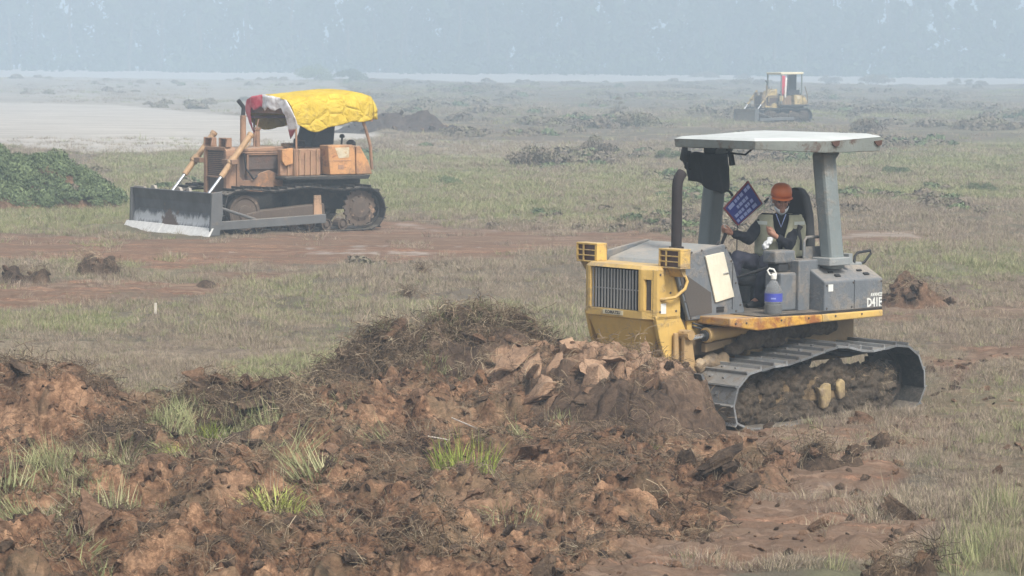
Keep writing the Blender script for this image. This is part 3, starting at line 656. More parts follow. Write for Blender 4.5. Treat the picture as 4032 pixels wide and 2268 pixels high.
# --- engine hood
hd = MB()
side = [(1.575, 1.45), (1.47, 1.645), (0.90, 1.69), (0.766, 1.51), (0.59, 0.995), (1.385, 0.96)]
hd.prism([(1.575, 1.45), (1.47, 1.60), (0.90, 1.69), (0.766, 1.51), (0.59, 0.995), (1.385, 0.96)], 0.50, 0.545)
hd.prism([(1.575, 1.45), (1.47, 1.60), (0.90, 1.69), (0.766, 1.51), (0.59, 0.995), (1.385, 0.96)], -0.545, -0.50)
hd.build('engine_side_cover', MT['grey'], nd, 0.01)
ht = MB(); ht.prism([(1.56, 1.42), (1.46, 1.535), (0.905, 1.68), (0.80, 1.58), (0.80, 1.45)], -0.499, 0.499); ht.build('engine_hood', MT['grey_light'], nd, 0.02)
MB().prism([(1.535, 1.435), (1.47, 1.425), (1.085, 1.22), (1.07, 1.02), (1.375, 1.0)], 0.546, 0.552).build('mesh_screen', MT['mesh'], nd)
MB().prism([(1.185, 1.585), (0.925, 1.615), (0.765, 1.165), (1.03, 1.12)], 0.547, 0.566).build('access_panel', MT['white_panel'], nd, 0.006)
MB().box(0.90, 1.00, 0.546, 0.556, 1.055, 1.075).box(0.90, 1.00, 0.546, 0.551, 1.02, 1.05).build('latch', MT['black'], nd)
MB().tube([(0.86, 0.567, 1.40), (0.89, 0.58, 1.41), (0.93, 0.567, 1.40)], 0.006, 6).build('panel_handle', MT['steel_slat'], nd)
bolt_mesh = MB().lathe([(0.010, 0.007), (0.012, 0.0)], (0, 0, 0), (0, 1, 0), 6).mesh('bolt'); bolt_mesh.materials.append(MT['mesh'])
def bolt(parent, x, y, z):
    o = bpy.data.objects.new('bolt', bolt_mesh); C.objects.link(o); o.parent = parent; o.location = (x, y, z)
for x, z in ((1.50, 1.60), (1.36, 1.625), (1.22, 1.64), (0.88, 1.655), (0.80, 1.52), (0.73, 1.30), (0.66, 1.08), (0.72, 1.02), (1.36, 0.985), (1.44, 1.15), (1.50, 1.30)): bolt(nd, x, 0.546, z)
for x, z in ((-0.22, 1.02), (-0.22, 1.25), (-0.6, 1.02), (-1.05, 1.02), (-1.05, 1.26), (-0.62, 1.265)): bolt(nd, x, 0.901, z)
for x in (1.15, 1.0, 0.5, 0.1, -0.3, -0.7): bolt(nd, x, 0.951, 0.945)
for x, z in ((1.74, 1.42), (1.52, 1.42), (1.74, 1.06), (1.52, 1.06), (1.60, 1.24)): bolt(nd, x, 0.501, z)
MB().box(0.775, 0.781, 0.50, 0.549, 1.04, 1.50).build('panel_seam', MT['black'], nd)
MB().box(-0.64, -0.634, 0.70, 0.903, 0.99, 1.29).build('panel_seam', MT['black'], nd)
for k_, q_ in enumerate(((0.40, 0.56), (0.37, 0.53))): MB().tube([(1.30, 0.51, 0.93 - 0.03 * k_), (1.22, 0.56, 0.90 - 0.03 * k_), (1.05, 0.57, 0.92), (0.92, 0.54, 0.88 - 0.02 * k_)], 0.011, 6).build('hose', MT['black'], nd)
# --- exhaust
MB().tube([(1.12, 0.10, 1.55), (1.12, 0.10, 2.22), (1.112, 0.10, 2.29), (1.085, 0.10, 2.345), (1.05, 0.10, 2.38)], 0.053, 14).lathe([(0.075, 0.03), (0.075, -0.02)], (1.12, 0.10, 1.62), (0, 0, 1), 14).build('exhaust_pipe', MT['exhaust'], nd)
# --- chassis, deck
MB().box(0.55, 1.42, -0.47, 0.47, 0.60, 0.965).box(-1.05, 0.56, -0.55, 0.55, 0.45, 0.90).build('chassis', MT['yellow_mud'], nd, 0.02)
MB().box(0.86, 1.36, 0.471, 0.50, 0.80, 0.955).build('frame_rail', MT['yellow'], nd, 0.006)
MB().prism([(1.23, 1.0), (1.23, 0.925), (0.82, 0.86), (-0.105, 0.893), (-0.105, 0.972)], 0.50, 0.95).build('deck_edge', MT['orange_edge'], nd, 0.012)
MB().prism([(-0.112, 0.972), (-0.112, 0.893), (-1.03, 0.905), (-1.03, 0.972)], 0.50, 0.95).build('deck_edge', MT['yellow'], nd, 0.012)
MB().prism([(1.23, 1.0), (1.23, 0.925), (0.82, 0.86), (-0.105, 0.893), (-0.105, 0.972)], -0.95, -0.50).prism([(-0.112, 0.972), (-0.112, 0.893), (-1.03, 0.905), (-1.03, 0.972)], -0.95, -0.50).build('far_deck_edge', MT['orange_edge'], nd, 0.012)
MB().box(-1.02, 0.80, -0.94, 0.94, 0.975, 1.0).build('floor_plate', MT['shoe_dark'], nd)
# --- tank
prof = [(0.62, 0.985), (0.90, 0.985), (0.90, 1.292), (0.62, 1.45)]
MB().prism(prof, -0.19, -1.075, 'x', [(0.62, 0.985), (0.90, 0.985), (0.90, 1.292), (0.66, 1.42)]).build('fuel_tank', MT['grey'], nd, 0.016)
MB().prism([(-0.62, 0.985), (-0.90, 0.985), (-0.90, 1.292), (-0.62, 1.45)], -0.19, -1.075, 'x').build('hydraulic_tank', MT['grey'], nd, 0.016)
MB().box(-1.09, -0.35, -0.615, 0.615, 0.985, 1.44).build('rear_housing', MT['grey_light'], nd, 0.02)
MB().box(0.0, -0.17, 0.60, 0.72, 0.985, 1.50).box(-0.18, -0.35, 0.40, 0.70, 1.20, 1.50).build('fender_panel', MT['grey'], nd, 0.012)
MB().box(-0.62, -0.30, 0.62, 0.86, 1.44, 1.52).build('post_base', MT['grey_light'], nd, 0.01)
MB().box(-0.72, -0.66, 0.62, 0.80, 1.45, 1.55).build('rear_bracket', MT['grey_light'], nd, 0.006)
for x in (-0.42, -0.86):
    MB().bar((x + 0.04, 0.77, 1.372), (x - 0.03, 0.77, 1.372), 0.02, 0.012, (0, 0.5, 0.87)).build('tank_slot', MT['black'], nd); MB().bar((x - 0.0, 0.83, 1.338), (x - 0.07, 0.83, 1.338), 0.035, 0.016, (0, 0.5, 0.87)).build('tank_slot', MT['black'], nd)
MB().box(-0.31, -0.24, 0.901, 0.904, 1.19, 1.26).build('sticker', MT['sticker'], nd)
MT_T = lambda x, z: Matrix.Translation((x, 0.903, z)) @ Matrix.Rotation(R(180), 4, 'Z') @ Matrix.Rotation(R(90), 4, 'X')
text_part('D41E', 0.125, MT_T(-0.945, 1.045), MT['sticker'], nd, 'lettering', 0.002, 'white model lettering on the tank', 0.82)
text_part('AVANCE', 0.050, MT_T(-0.975, 1.125), MT['sticker'], nd, 'lettering', 0.0015, None, 0.9)
MB().tube([(-0.97, 0.60, 1.42), (-0.98, 0.60, 1.50), (-1.02, 0.60, 1.535), (-1.22, 0.60, 1.55), (-1.23, 0.60, 1.52), (-1.15, 0.58, 1.43), (-1.10, 0.56, 1.42)], 0.014, 8).build('grab_handle', MT['black'], nd)
MB().tube([(-0.26, 0.55, 1.49), (-0.26, 0.55, 1.68), (-0.29, 0.55, 1.715), (-0.53, 0.55, 1.715), (-0.56, 0.55, 1.68), (-0.56, 0.55, 1.49)], 0.016, 8).box(-0.54, -0.28, 0.53, 0.55, 1.49, 1.62).build('seat_guard_rail', MT['grey'], nd)
# --- operator station
MB().box(-0.06, 0.24, 0.44, 0.62, 1.47, 1.60).build('armrest_console', MT['grey'], nd, 0.02)
MB().box(-0.16, 0.22, 0.46, 0.68, 1.0, 1.38).build('side_console', MT['grey'], nd, 0.02)
MB().box(0.02, 0.17, 0.45, 0.60, 1.385, 1.465).build('console_neck', MT['seat'], nd, 0.01)
MB().box(-0.25, 0.15, -0.62, -0.44, 1.0, 1.52).build('far_console', MT['grey'], nd, 0.02)
st_ = MB(); sy_ = [(-0.21, 1.30), (-0.22, 1.62), (-0.20, 1.88), (-0.14, 2.06), (-0.07, 2.16), (0.02, 2.20), (0.11, 2.185), (0.19, 2.10), (0.25, 1.92), (0.28, 1.66), (0.27, 1.30)]
st_.prism(sy_, -0.64, -0.78, 'x', [(y_ * 0.9, z_) for y_, z_ in sy_])
seat = st_.build('seat_back', MT['seat'], nd, 0.045); seat.modifiers['bevel'].segments = 4
MB().prism([(-0.68, 1.18), (-0.12, 1.18), (-0.10, 1.24), (-0.16, 1.30), (-0.68, 1.27)], -0.24, 0.30).box(-0.60, -0.2, -0.15, 0.2, 1.0, 1.18).build('seat_cushion', MT['seat'], nd, 0.03)
MB().prism([(0.86, 1.0), (0.80, 1.0), (0.78, 1.60), (0.88, 1.60)], -0.42, 0.42).build('dashboard', MT['seat'], nd, 0.01)
MB().tube([(-0.30, 0.47, 1.58), (-0.30, 0.47, 1.68), (-0.27, 0.46, 1.78), (-0.29, 0.47, 1.83)], [0.014, 0.012, 0.022, 0.03], 8).build('control_lever', MT['black'], nd)
MB().tube([(0.20, -0.25, 1.30), (0.18, -0.22, 1.55), (0.14, -0.16, 1.74)], [0.014, 0.012, 0.02], 8).tube([(0.30, -0.10, 1.45), (0.36, -0.1, 1.62), (0.30, -0.1, 1.66)], 0.011, 6).build('steering_lever', MT['black'], nd)
MB().tube([(0.42, 0.25, 1.32), (0.22, 0.50, 1.43)], 0.014, 6).build('brake_pedal', MT['black'], nd)
# --- ROPS posts and canopy
for (xb, yb, xt, yt) in ((-0.48, 0.75, -0.44, 0.63), (-0.39, -0.93, -0.45, -0.86)):
    pb = MB(); a, h_ = 0.085, 0.10
    lo = [(xb - h_, yb - a, 1.40), (xb + h_, yb - a, 1.40), (xb + h_, yb + a, 1.40), (xb - h_, yb + a, 1.40)]
    hi = [(xt - h_, yt - a, 2.58), (xt + h_, yt - a, 2.58), (xt + h_, yt + a, 2.58), (xt - h_, yt + a, 2.58)]
    pb.add(lo + hi, [(0, 1, 2, 3), (7, 6, 5, 4), (0, 4, 5, 1), (1, 5, 6, 2), (2, 6, 7, 3), (3, 7, 4, 0)])
    pb.prism([(xt - 0.22, 2.58), (xt - 0.08, 2.44), (xt + 0.08, 2.44), (xt + 0.12, 2.58)], yt - 0.06, yt + 0.06)
    pb.build('canopy_post', MT['post'], nd, 0.035)
outl = [(0.50, -0.565, 0), (0.50, 0.565, 0), (-0.21, 0.90, 0.0), (-1.02, 0.90, 0.035), (-1.12, 0.80, 0.04), (-1.12, -0.80, 0.04), (-1.02, -0.90, 0.035), (-0.21, -0.90, 0)]
fas = [0.082, 0.082, 0.115, 0.145, 0.13, 0.13, 0.145, 0.115]
cb = MB(); nO = len(outl); zc = 2.695
top = [(x, y, zc + dz) for x, y, dz in outl]; bot = [(x * 0.985, y * 0.985, zc + dz - fas[i]) for i, (x, y, dz) in enumerate(outl)]
ib = [(x * 0.95, y * 0.95, zc + dz - fas[i]) for i, (x, y, dz) in enumerate(outl)]; it = [(x * 0.95, y * 0.95, zc + dz - 0.03) for i, (x, y, dz) in enumerate(outl)]
cb.add(top + bot + ib + it, [(i, (i + 1) % nO, (i + 1) % nO + nO, i + nO) for i in range(nO)] + [(i + nO, (i + 1) % nO + nO, (i + 1) % nO + 2 * nO, i + 2 * nO) for i in range(nO)] + [(i + 2 * nO, (i + 1) % nO + 2 * nO, (i + 1) % nO + 3 * nO, i + 3 * nO) for i in range(nO)] + [tuple(range(3 * nO, 4 * nO))])
cn = cb.build('canopy_frame', MT['canopy_edge'], nd, 0.008)
cr = MB(); t2 = [(x * 0.992, y * 0.992, zc + dz + 0.002) for x, y, dz in outl]; t3 = [(x * 0.90, y * 0.88, zc + dz + 0.028) for x, y, dz in outl]
cr.add(t2 + t3, [(i, (i + 1) % nO, (i + 1) % nO + nO, i + nO) for i in range(nO)] + [tuple(range(nO, 2 * nO)), tuple(range(nO - 1, -1, -1))]); cr.build('canopy_roof', MT['roof_white'], nd)
MT['flake'] = plain('flaking_rust', (0.085, 0.045, 0.036), 0.9)
for (x, y) in ((-0.30, 0.905), (-0.95, 0.905)): MB().prism([(x + 0.05, 2.69), (x - 0.07, 2.70), (x - 0.06, 2.655), (x - 0.01, 2.64), (x + 0.03, 2.66)], y - 0.01, y + 0.005).build('rust_patch', MT['flake'], nd)
# hanging tarpaulin rolled down at the far front corner
def sheet(name, grid, mat, parent, thick=0.012, wr=0.02, ws=0.12, label=None):
    ny, nx = len(grid), len(grid[0]); vs = [v for row in grid for v in row]
    fs = [(j * nx + i, j * nx + i + 1, (j + 1) * nx + i + 1, (j + 1) * nx + i) for j in range(ny - 1) for i in range(nx - 1)]
    b = MB(); b.add(vs, fs, True); o = b.build(name, mat, parent, label=label)
    t = bpy.data.textures.new(name + '_folds', 'CLOUDS'); t.noise_scale = ws; t.noise_depth = 2
    s = o.modifiers.new('thick', 'SOLIDIFY'); s.thickness = thick
    d = o.modifiers.new('folds', 'DISPLACE'); d.texture = t; d.strength = wr
    return o
g = []
for j in range(14):
    row = []
    for i in range(16):
        a, bb = i / 15, j / 13
        bottom = 2.13 + 0.15 * a ** 2 - 0.03 * math.sin(a * 7)
        z = 2.60 - (2.60 - bottom) * bb
        x = -0.50 + 0.60 * a - 0.05 * bb * (1 - a); y = -0.80 + 0.035 * math.sin(a * 17 + bb * 3) * bb + 0.03 * math.sin(a * 7)
        row.append((x, y, z))
    g.append(row)
# leave the tied-up top corners open
sheet('rolled_tarpaulin', g[2:], MT['cloth_black'], nd, 0.02, 0.03)
MB().box(-0.46, -0.20, -0.82, -0.80, 2.50, 2.60).build('canvas_strip', MT['cloth_black'], nd)
b = MB()
b.tube([(0.10, -0.80, 2.60), (0.12, -0.79, 2.48), (0.06, -0.80, 2.38), (0.04, -0.80, 2.56)], [0.03, 0.05, 0.04, 0.02], 7); b.build('tie_rope', MT['cloth_black'], nd)
b = MB()
b.tube([(-0.50, -0.80, 2.56), (-0.58, -0.79, 2.50), (-0.60, -0.79, 2.40)], [0.02, 0.03, 0.035], 7); b.build('tie_rope', MT['cloth_black'], nd)
b = MB(); b.tube([(-0.54, -0.78, 2.53), (-0.70, -0.70, 2.51), (-0.76, -0.64, 2.58)], 0.012, 6); b.build('tie_rope', MT['cloth_black'], nd)
b = MB(); b.tube([(-0.50, -0.8, 2.15), (-0.56, -0.78, 2.12), (-0.60, -0.78, 2.08)], 0.014, 6)
b.build('tie_rope', MT['cloth_black'], nd)
# --- blade and push gear
b = MB(); prf = [(2.02, -0.18), (2.05, -0.15), (1.98, 0.05), (1.955, 0.25), (1.98, 0.42), (2.05, 0.55), (2.02, 0.55), (1.93, 0.42), (1.90, 0.25), (1.93, 0.05)]
b.prism(prf, -1.40, 1.36); b.build('blade', MT['m_steel'], nd)
b = MB(); b.bar((1.90, 0.40, 0.30), (0.3, 0.44, 0.40), 0.10, 0.14).bar((1.90, -0.40, 0.30), (0.3, -0.44, 0.40), 0.10, 0.14).bar((1.88, -0.5, 0.30), (1.88, 0.5, 0.30), 0.12, 0.16)
b.build('push_frame', MT['yellow_mud'], nd, 0.01)
b = MB(); b.prism([(1.50, 0.87), (1.41, 0.87), (1.32, 0.45), (1.38, 0.30), (1.52, 0.30), (1.50, 0.60)], 0.555, 0.60).prism([(1.58, 0.85), (1.53, 0.85), (1.50, 0.35), (1.58, 0.35)], 0.52, 0.55).lathe([(0.05, 0.07), (0.05, -0.07)], (1.455, 0.58, 0.83), (0, 1, 0), 12)
b.build('lift_arm', paint('muddy_tan_paint', (0.42, 0.28, 0.13), amt=0.5, dirt=(0.25, 0.18, 0.12)), nd, 0.008)
cy = MB().tube([(1.20, 0.62, 0.815), (0.74, 0.62, 0.845)], 0.068, 16).lathe([(0.075, 0.03), (0.075, -0.03)], (1.20, 0.62, 0.815), (1, 0, 0), 16).box(0.62, 0.75, 0.58, 0.66, 0.80, 0.89)
cy = cy.build('lift_cylinder', paint('tan_yellow_paint', (0.55, 0.37, 0.15), amt=0.25, dirt=(0.35, 0.25, 0.16)), nd)
MB().tube([(1.42, 0.62, 0.80), (1.20, 0.62, 0.815)], 0.026, 12).build('piston_rod', MT['chrome'], cy)
MB().lathe([(0.055, 0.02), (0.055, -0.02)], (1.245, 0.62, 0.812), (1, 0, 0), 14).build('rod_seal', MT['black'], cy)
MB().prism([(1.22, 0.73), (0.86, 0.76), (0.80, 0.70), (1.22, 0.64)], 0.55, 0.62).build('guard_plate', MT['yellow_mud'], nd, 0.01)
lumpy('caked_mud', MT['mud'], nd, [(0.72, 0.66, 0.72, 0.10, 0.08, 0.09), (0.86, 0.66, 0.66, 0.12, 0.07, 0.06), (0.60, 0.66, 0.74, 0.14, 0.1, 0.10), (0.40, 0.58, 0.76, 0.22, 0.09, 0.08), (0.12, 0.57, 0.80, 0.22, 0.07, 0.10), (-0.20, 0.57, 0.78, 0.25, 0.07, 0.08), (-0.55, 0.57, 0.80, 0.22, 0.06, 0.09), (0.25, 0.58, 0.68, 0.2, 0.1, 0.05)], 0.05)
lumpy('caked_clay', paint('tan_clay', (0.34, 0.25, 0.15), amt=0.5), nd, [(1.12, 0.60, 0.55, 0.11, 0.07, 0.08), (0.98, 0.62, 0.56, 0.08, 0.06, 0.08), (1.28, 0.60, 0.52, 0.08, 0.06, 0.07)], 0.04)
# --- tracks
CT = [(1.385, 0.03), (1.425, 0.20), (1.355, 0.37), (1.19, 0.49), (0.85, 0.525), (0.50, 0.56), (0.17, 0.625), (-0.16, 0.67), (-0.44, 0.60), (-0.72, 0.60), (-0.98, 0.625), (-1.24, 0.57), (-1.40, 0.34), (-1.41, 0.14),
      (-1.28, -0.03), (-1.0, -0.07), (0.0, -0.06), (1.0, -0.06), (1.25, -0.05)]
for sy in (1, -1):
    y0, y1 = sorted((sy * 0.50, sy * 1.20))
    track(nd, CT, y0, y1, 0.185, MT['shoe'])
    yw0, yw1 = sorted((sy * 0.78, sy * 0.94))
    wheel_mb((1.10, 0.20), yw0, yw1, 0.235).build('idler_wheel', MT['yellow_mud'], nd)
    sprocket_mb((-1.09, 0.27), yw0, yw1, 0.29).build('drive_sprocket', MT['shoe_dark'], nd)
    fr = MB(); fr.prism([(0.95, 0.12), (0.95, 0.27), (0.6, 0.36), (-0.65, 0.36), (-0.80, 0.28), (-0.80, 0.12)], *sorted((sy * 0.72, sy * 1.02)))
    fr.build('track_frame', MT['yellow_mud'], nd, 0.02)
    for k in range(6):
        wheel_mb((0.78 - k * 0.29, 0.045), *sorted((sy * 0.76, sy * 1.0)), 0.085, 0.5, 16).build('track_roller', MT['yellow_mud'], nd)
    wheel_mb((0.10, 0.52), yw0, yw1, 0.07, 0.5, 14).build('carrier_roller', MT['shoe_dark'], nd)
cells = []
rr = random.Random(5)
for k in range(14): cells.append((-1.05 + k * 0.165, 0.90, 0.10 + 0.20 * math.sin(k * 2.1) ** 2 + 0.05, 0.14, 0.06, 0.15))
for k in range(12): cells.append((-0.95 + k * 0.165, 1.0, -0.01 + 0.02 * (k % 2), 0.10, 0.07, 0.06))
for k in range(230):
    x = rr.uniform(-1.12, 1.20); z = -0.01 + rr.random() ** 1.1 * 0.45
    if -0.40 < x < 0.08 and 0.06 < z < 0.24 and rr.random() < 0.75: continue
    if z > 0.30 and abs(x) > 0.75: continue
    cells.append((x, 0.97 + rr.uniform(-0.03, 0.05), z, rr.uniform(0.06, 0.17), rr.uniform(0.035, 0.06), rr.uniform(0.04, 0.11)))
lumpy('caked_soil', MT['mud'], nd, cells, 0.075, sub=2)
MT['clay_y'] = paint('clay_yellow_paint', (0.40, 0.30, 0.15), amt=0.55, dirt=(0.2, 0.15, 0.1))
for pg_, q1 in (([(0.10, 0.27), (0.03, 0.24), (-0.02, 0.30), (-0.10, 0.29), (-0.11, 0.14), (-0.06, 0.05), (0.02, 0.04), (0.04, 0.16)], 1.09), ([(-0.20, 0.26), (-0.26, 0.33), (-0.32, 0.30), (-0.33, 0.14), (-0.25, 0.11)], 1.08)): MB().prism(pg_, 1.02, q1).build('roller_guard', MT['clay_y'], nd, 0.02)

# ------------------------------------------------------------------ bottle on the deck, placard, driver
def near_empty(name, x, y, z): return empty(name, near_w(x, y, z), math.pi + NEAR['th'])
bt = near_empty('water_bottle', 0.50, 0.84, 1.001)
tag(bt, 'large clear plastic water bottle with blue label and white handle on the bulldozer deck', 'bottle')
MB().lathe([(0.075, 0), (0.088, 0.012), (0.088, 0.09), (0.084, 0.10), (0.088, 0.11), (0.088, 0.22), (0.075, 0.27), (0.045, 0.315), (0.024, 0.335), (0.024, 0.36)], (0, 0, 0), (0, 0, 1), 24).build('bottle_body', MT['bottle'], bt)
MB().lathe([(0.082, 0.004), (0.084, 0.095)], (0, 0, 0), (0, 0, 1), 24).build('water', plain('murky_water', (0.42, 0.40, 0.36), 0.3), bt)
MB().lathe([(0.0895, 0.125), (0.0895, 0.205)], (0, 0, 0), (0, 0, 1), 24).build('label_band', MT['label'], bt)
b = MB()
for k in range(4): 
    a0 = math.atan2(0.743, 0.669) - 0.35 + k * 0.14; b.bar((0.0905 * math.cos(a0), 0.0905 * math.sin(a0), 0.158), (0.0905 * math.cos(a0 + 0.1), 0.0905 * math.sin(a0 + 0.1), 0.158), 0.002, 0.014)
b.build('print', MT['blue_txt'], bt)
MB().lathe([(0.028, 0.345), (0.030, 0.385), (0.014, 0.40)], (0, 0, 0), (0, 0, 1), 16).build('cap', MT['sticker'], bt)
MB().tube([(0.0, 0.0, 0.365), (0.03, -0.03, 0.39), (0.045, -0.045, 0.43), (0.03, -0.03, 0.45), (0.0, 0.0, 0.44), (-0.015, 0.015, 0.40), (-0.01, 0.01, 0.37)], 0.009, 8).build('handle', MT['sticker'], bt)

pl = near_empty('placard', -0.20, -0.25, 1.30)
tag(pl, 'blue placard with pale lettering and dark red border, standing on one corner beside the driver', 'placard')
# measured corners in machine space (x, z) at y = -0.25: top, far-left, bottom, right
Tp, Lf, Bt, Rt = (-0.277, 2.262), (0.086, 1.985), (-0.132, 1.80), (-0.502, 2.018)
# turn it to face outwards a little: express in local frame of the placard
def P3(p, off=0.0): return Vector((p[0] + 0.20, off, p[1] - 1.30))
def bil(a, c_): # a along L->T , c_ along L->B
    L0, T0, B0, R0 = P3(Lf), P3(Tp), P3(Bt), P3(Rt)
    return (L0 * (1 - a) + T0 * a) * (1 - c_) + (B0 * (1 - a) + R0 * a) * c_
def quad_part(a0, a1, c0, c1, y, th): 
    q = [bil(a0, c0), bil(a1, c0), bil(a1, c1), bil(a0, c1)]
    return [v + Vector((0, y, 0)) for v in q] + [v + Vector((0, y + th, 0)) for v in q]
def slab(mb, a0, a1, c0, c1, y, th): mb.add(quad_part(a0, a1, c0, c1, y, th), [(0, 1, 2, 3), (7, 6, 5, 4), (0, 4, 5, 1), (1, 5, 6, 2), (2, 6, 7, 3), (3, 7, 4, 0)]); return mb
slab(MB(), 0, 1, 0, 1, -0.012, 0.012).build('border', MT['red_edge'], pl)
slab(MB(), 0.04, 0.95, 0.05, 0.95, 0.001, 0.003).build('face', MT['blue'], pl)
b = MB()
for (c0, words_) in ((0.09, [(0.10, 0.30), (0.34, 0.42), (0.44, 0.52), (0.55, 0.66), (0.73, 0.82), (0.84, 0.93)]), (0.33, [(0.30, 0.37), (0.39, 0.50), (0.52, 0.62), (0.64, 0.72)]), (0.55, [(0.10, 0.22), (0.24, 0.34), (0.36, 0.44), (0.50, 0.58), (0.60, 0.66), (0.70, 0.80)]), (0.76, [(0.06, 0.14), (0.18, 0.30), (0.33, 0.44), (0.46, 0.60), (0.66, 0.82)])):
    for (a0, a1) in words_:
        slab(b, a0, a1, c0, c0 + (0.16 if a1 - a0 > 0.15 and c0 < 0.2 else 0.13), 0.0045, 0.001)
b.build('print', MT['blue_txt'], pl)
slab(MB(), 0.10, 1.02, 1.0, 1.04, -0.02, 0.018).build('backing_strip', MT['sticker'], pl)
MB().tube([(0.068, -0.01, 0.50), (0.075, -0.01, 0.0)], 0.006, 6).build('pole', MT['black'], pl)

# --- people: capsules fused by voxel remesh into one continuous surface
def fused(name, chains, mat, parent, voxel=0.008, sm=4, extra=None, wrinkle=0.0, ws=0.05, kill=None):
    bm = bmesh.new()
    def ball(c, r_, sc=(1, 1, 1), M=None):
        q = bmesh.ops.create_icosphere(bm, subdivisions=2, radius=1.0)
        for v in q['verts']:
            k = Vector((v.co.x * r_ * sc[0], v.co.y * r_ * sc[1], v.co.z * r_ * sc[2]))
            if M is not None: k = M @ k
            v.co = k + Vector(c)
    for ch_ in chains:
        for i in range(len(ch_) - 1):
            (p0, r0), (p1, r1) = ch_[i], ch_[i + 1]; p0, p1 = Vector(p0), Vector(p1); k = max(2, int((p1 - p0).length / (0.35 * min(r0, r1))) + 1)
            for j in range(k + (1 if i == len(ch_) - 2 else 0)): t = j / k; ball(p0.lerp(p1, t), r0 + (r1 - r0) * t)
    for e in (extra or []): ball(*e)
    me = bpy.data.meshes.new(name); bm.to_mesh(me); bm.free(); me.materials.append(mat)
    o = bpy.data.objects.new(name, me); C.objects.link(o); o.parent = parent
    rm = o.modifiers.new('fuse', 'REMESH'); rm.mode = 'VOXEL'; rm.voxel_size = voxel; rm.use_smooth_shade = True
    s = o.modifiers.new('smooth', 'SMOOTH'); s.iterations = sm; s.factor = 0.5
    if wrinkle:
        t = bpy.data.textures.new(name + '_w', 'CLOUDS'); t.noise_scale = ws; t.noise_depth = 2
        d = o.modifiers.new('folds', 'DISPLACE'); d.texture = t; d.strength = wrinkle
    return o
pr = empty('person', near_w(-0.42, 0.05, 1.28), math.pi + NEAR['th'])
tag(pr, 'bulldozer driver in orange helmet, olive vest and dark jacket, white mask pulled under the chin', 'person')
O = Vector((-0.42, 0.05, 1.28))
def L(x, y, z): return Vector((x, y, z)) - O
yaw = R(44); FX = Vector((math.cos(yaw), math.sin(yaw), 0)); SX = Vector((-math.sin(yaw), math.cos(yaw), 0))      # facing, his left
hip = L(-0.44, 0.04, 1.40); chest = L(-0.45, 0.05, 1.74); neck = L(-0.44, 0.06, 1.93)
shL = L(-0.45, 0.05, 1.865) + SX * 0.17; shR = L(-0.45, 0.05, 1.865) - SX * 0.17
elL = L(-0.33, 0.28, 1.62); haL = L(-0.20, 0.19, 1.725); elR = L(-0.12, -0.08, 1.68); haR = L(0.10, -0.15, 1.745)
hpL = L(-0.44, 0.15, 1.38); knL = L(-0.03, 0.25, 1.47); anL = L(0.02, 0.20, 1.08); hpR = L(-0.42, -0.06, 1.38); knR = L(0.03, -0.10, 1.48); anR = L(0.16, -0.10, 1.08)
head = L(-0.42, 0.08, 2.075); hyaw = R(52); HF = Vector((math.cos(hyaw), math.sin(hyaw), -0.18)).normalized(); HS = Vector((-math.sin(hyaw), math.cos(hyaw), 0)); HU = HF.cross(HS)
HM = Matrix((HF, HS, HU)).transposed()
def hp(f_, s_, u_): return head + HF * f_ + HS * s_ + HU * u_
def fingers(hand, d, side, up, curl):
    """five fingers leaving the palm: d = pointing direction, side = towards the thumb"""
    ch_ = []; d = d.normalized(); side = side.normalized(); palm = d.cross(side).normalized() * curl
    for k, (ln, off) in enumerate(((0.070, 0.030), (0.080, 0.010), (0.074, -0.011), (0.058, -0.031))):
        b0 = hand + d * 0.045 + side * off; m1 = b0 + d * ln * 0.45 + palm * ln * 0.12; m2 = m1 + d * ln * 0.10 + palm * ln * 0.40; m3 = m2 - d * ln * 0.22 + palm * ln * 0.22
        ch_.append([(b0 - d * 0.02, 0.0105), (m1, 0.0095), (m2, 0.0085), (m3, 0.0075)])
    t0 = hand + side * 0.032 + d * 0.0; t1 = t0 + side * 0.022 + d * 0.028 + palm * 0.015; t2 = t1 + d * 0.022 + palm * 0.018 - side * 0.006
    ch_.append([(t0 - d * 0.01, 0.013), (t1, 0.0105), (t2, 0.009)]); return ch_
dL = (haL - elL).normalized(); dR = (haR - elR).normalized()
chs = [[(hip, 0.12), (chest, 0.115), (chest + Vector((0, 0, 0.10)), 0.09)], [(chest + Vector((0, 0, 0.12)), 0.06), (neck, 0.052), (head, 0.055)],
       [(chest + Vector((0, 0, 0.1)), 0.07), (shL, 0.055), (elL, 0.040), (haL - dL * 0.03, 0.026), (haL, 0.030)], [(chest + Vector((0, 0, 0.1)), 0.07), (shR, 0.055), (elR, 0.040), (haR - dR * 0.03, 0.026), (haR, 0.030)],
       [(hpL, 0.085), (knL, 0.058), (anL, 0.040), (anL + Vector((0.12, 0, -0.05)), 0.035)], [(hpR, 0.085), (knR, 0.058), (anR, 0.040), (anR + Vector((0.12, 0, -0.05)), 0.035)]]
for hh_, dd_ in ((haL, dL), (haR, dR)): chs.append([(hh_ - dd_ * 0.015, 0.026), (hh_ + dd_ * 0.035 + HS * 0.0, 0.028)])
chs += fingers(haL, dL, Vector((0.2, 0.1, 1)), None, 1) + fingers(haR, dR, Vector((0.3, 0.5, 0.6)), None, 1)
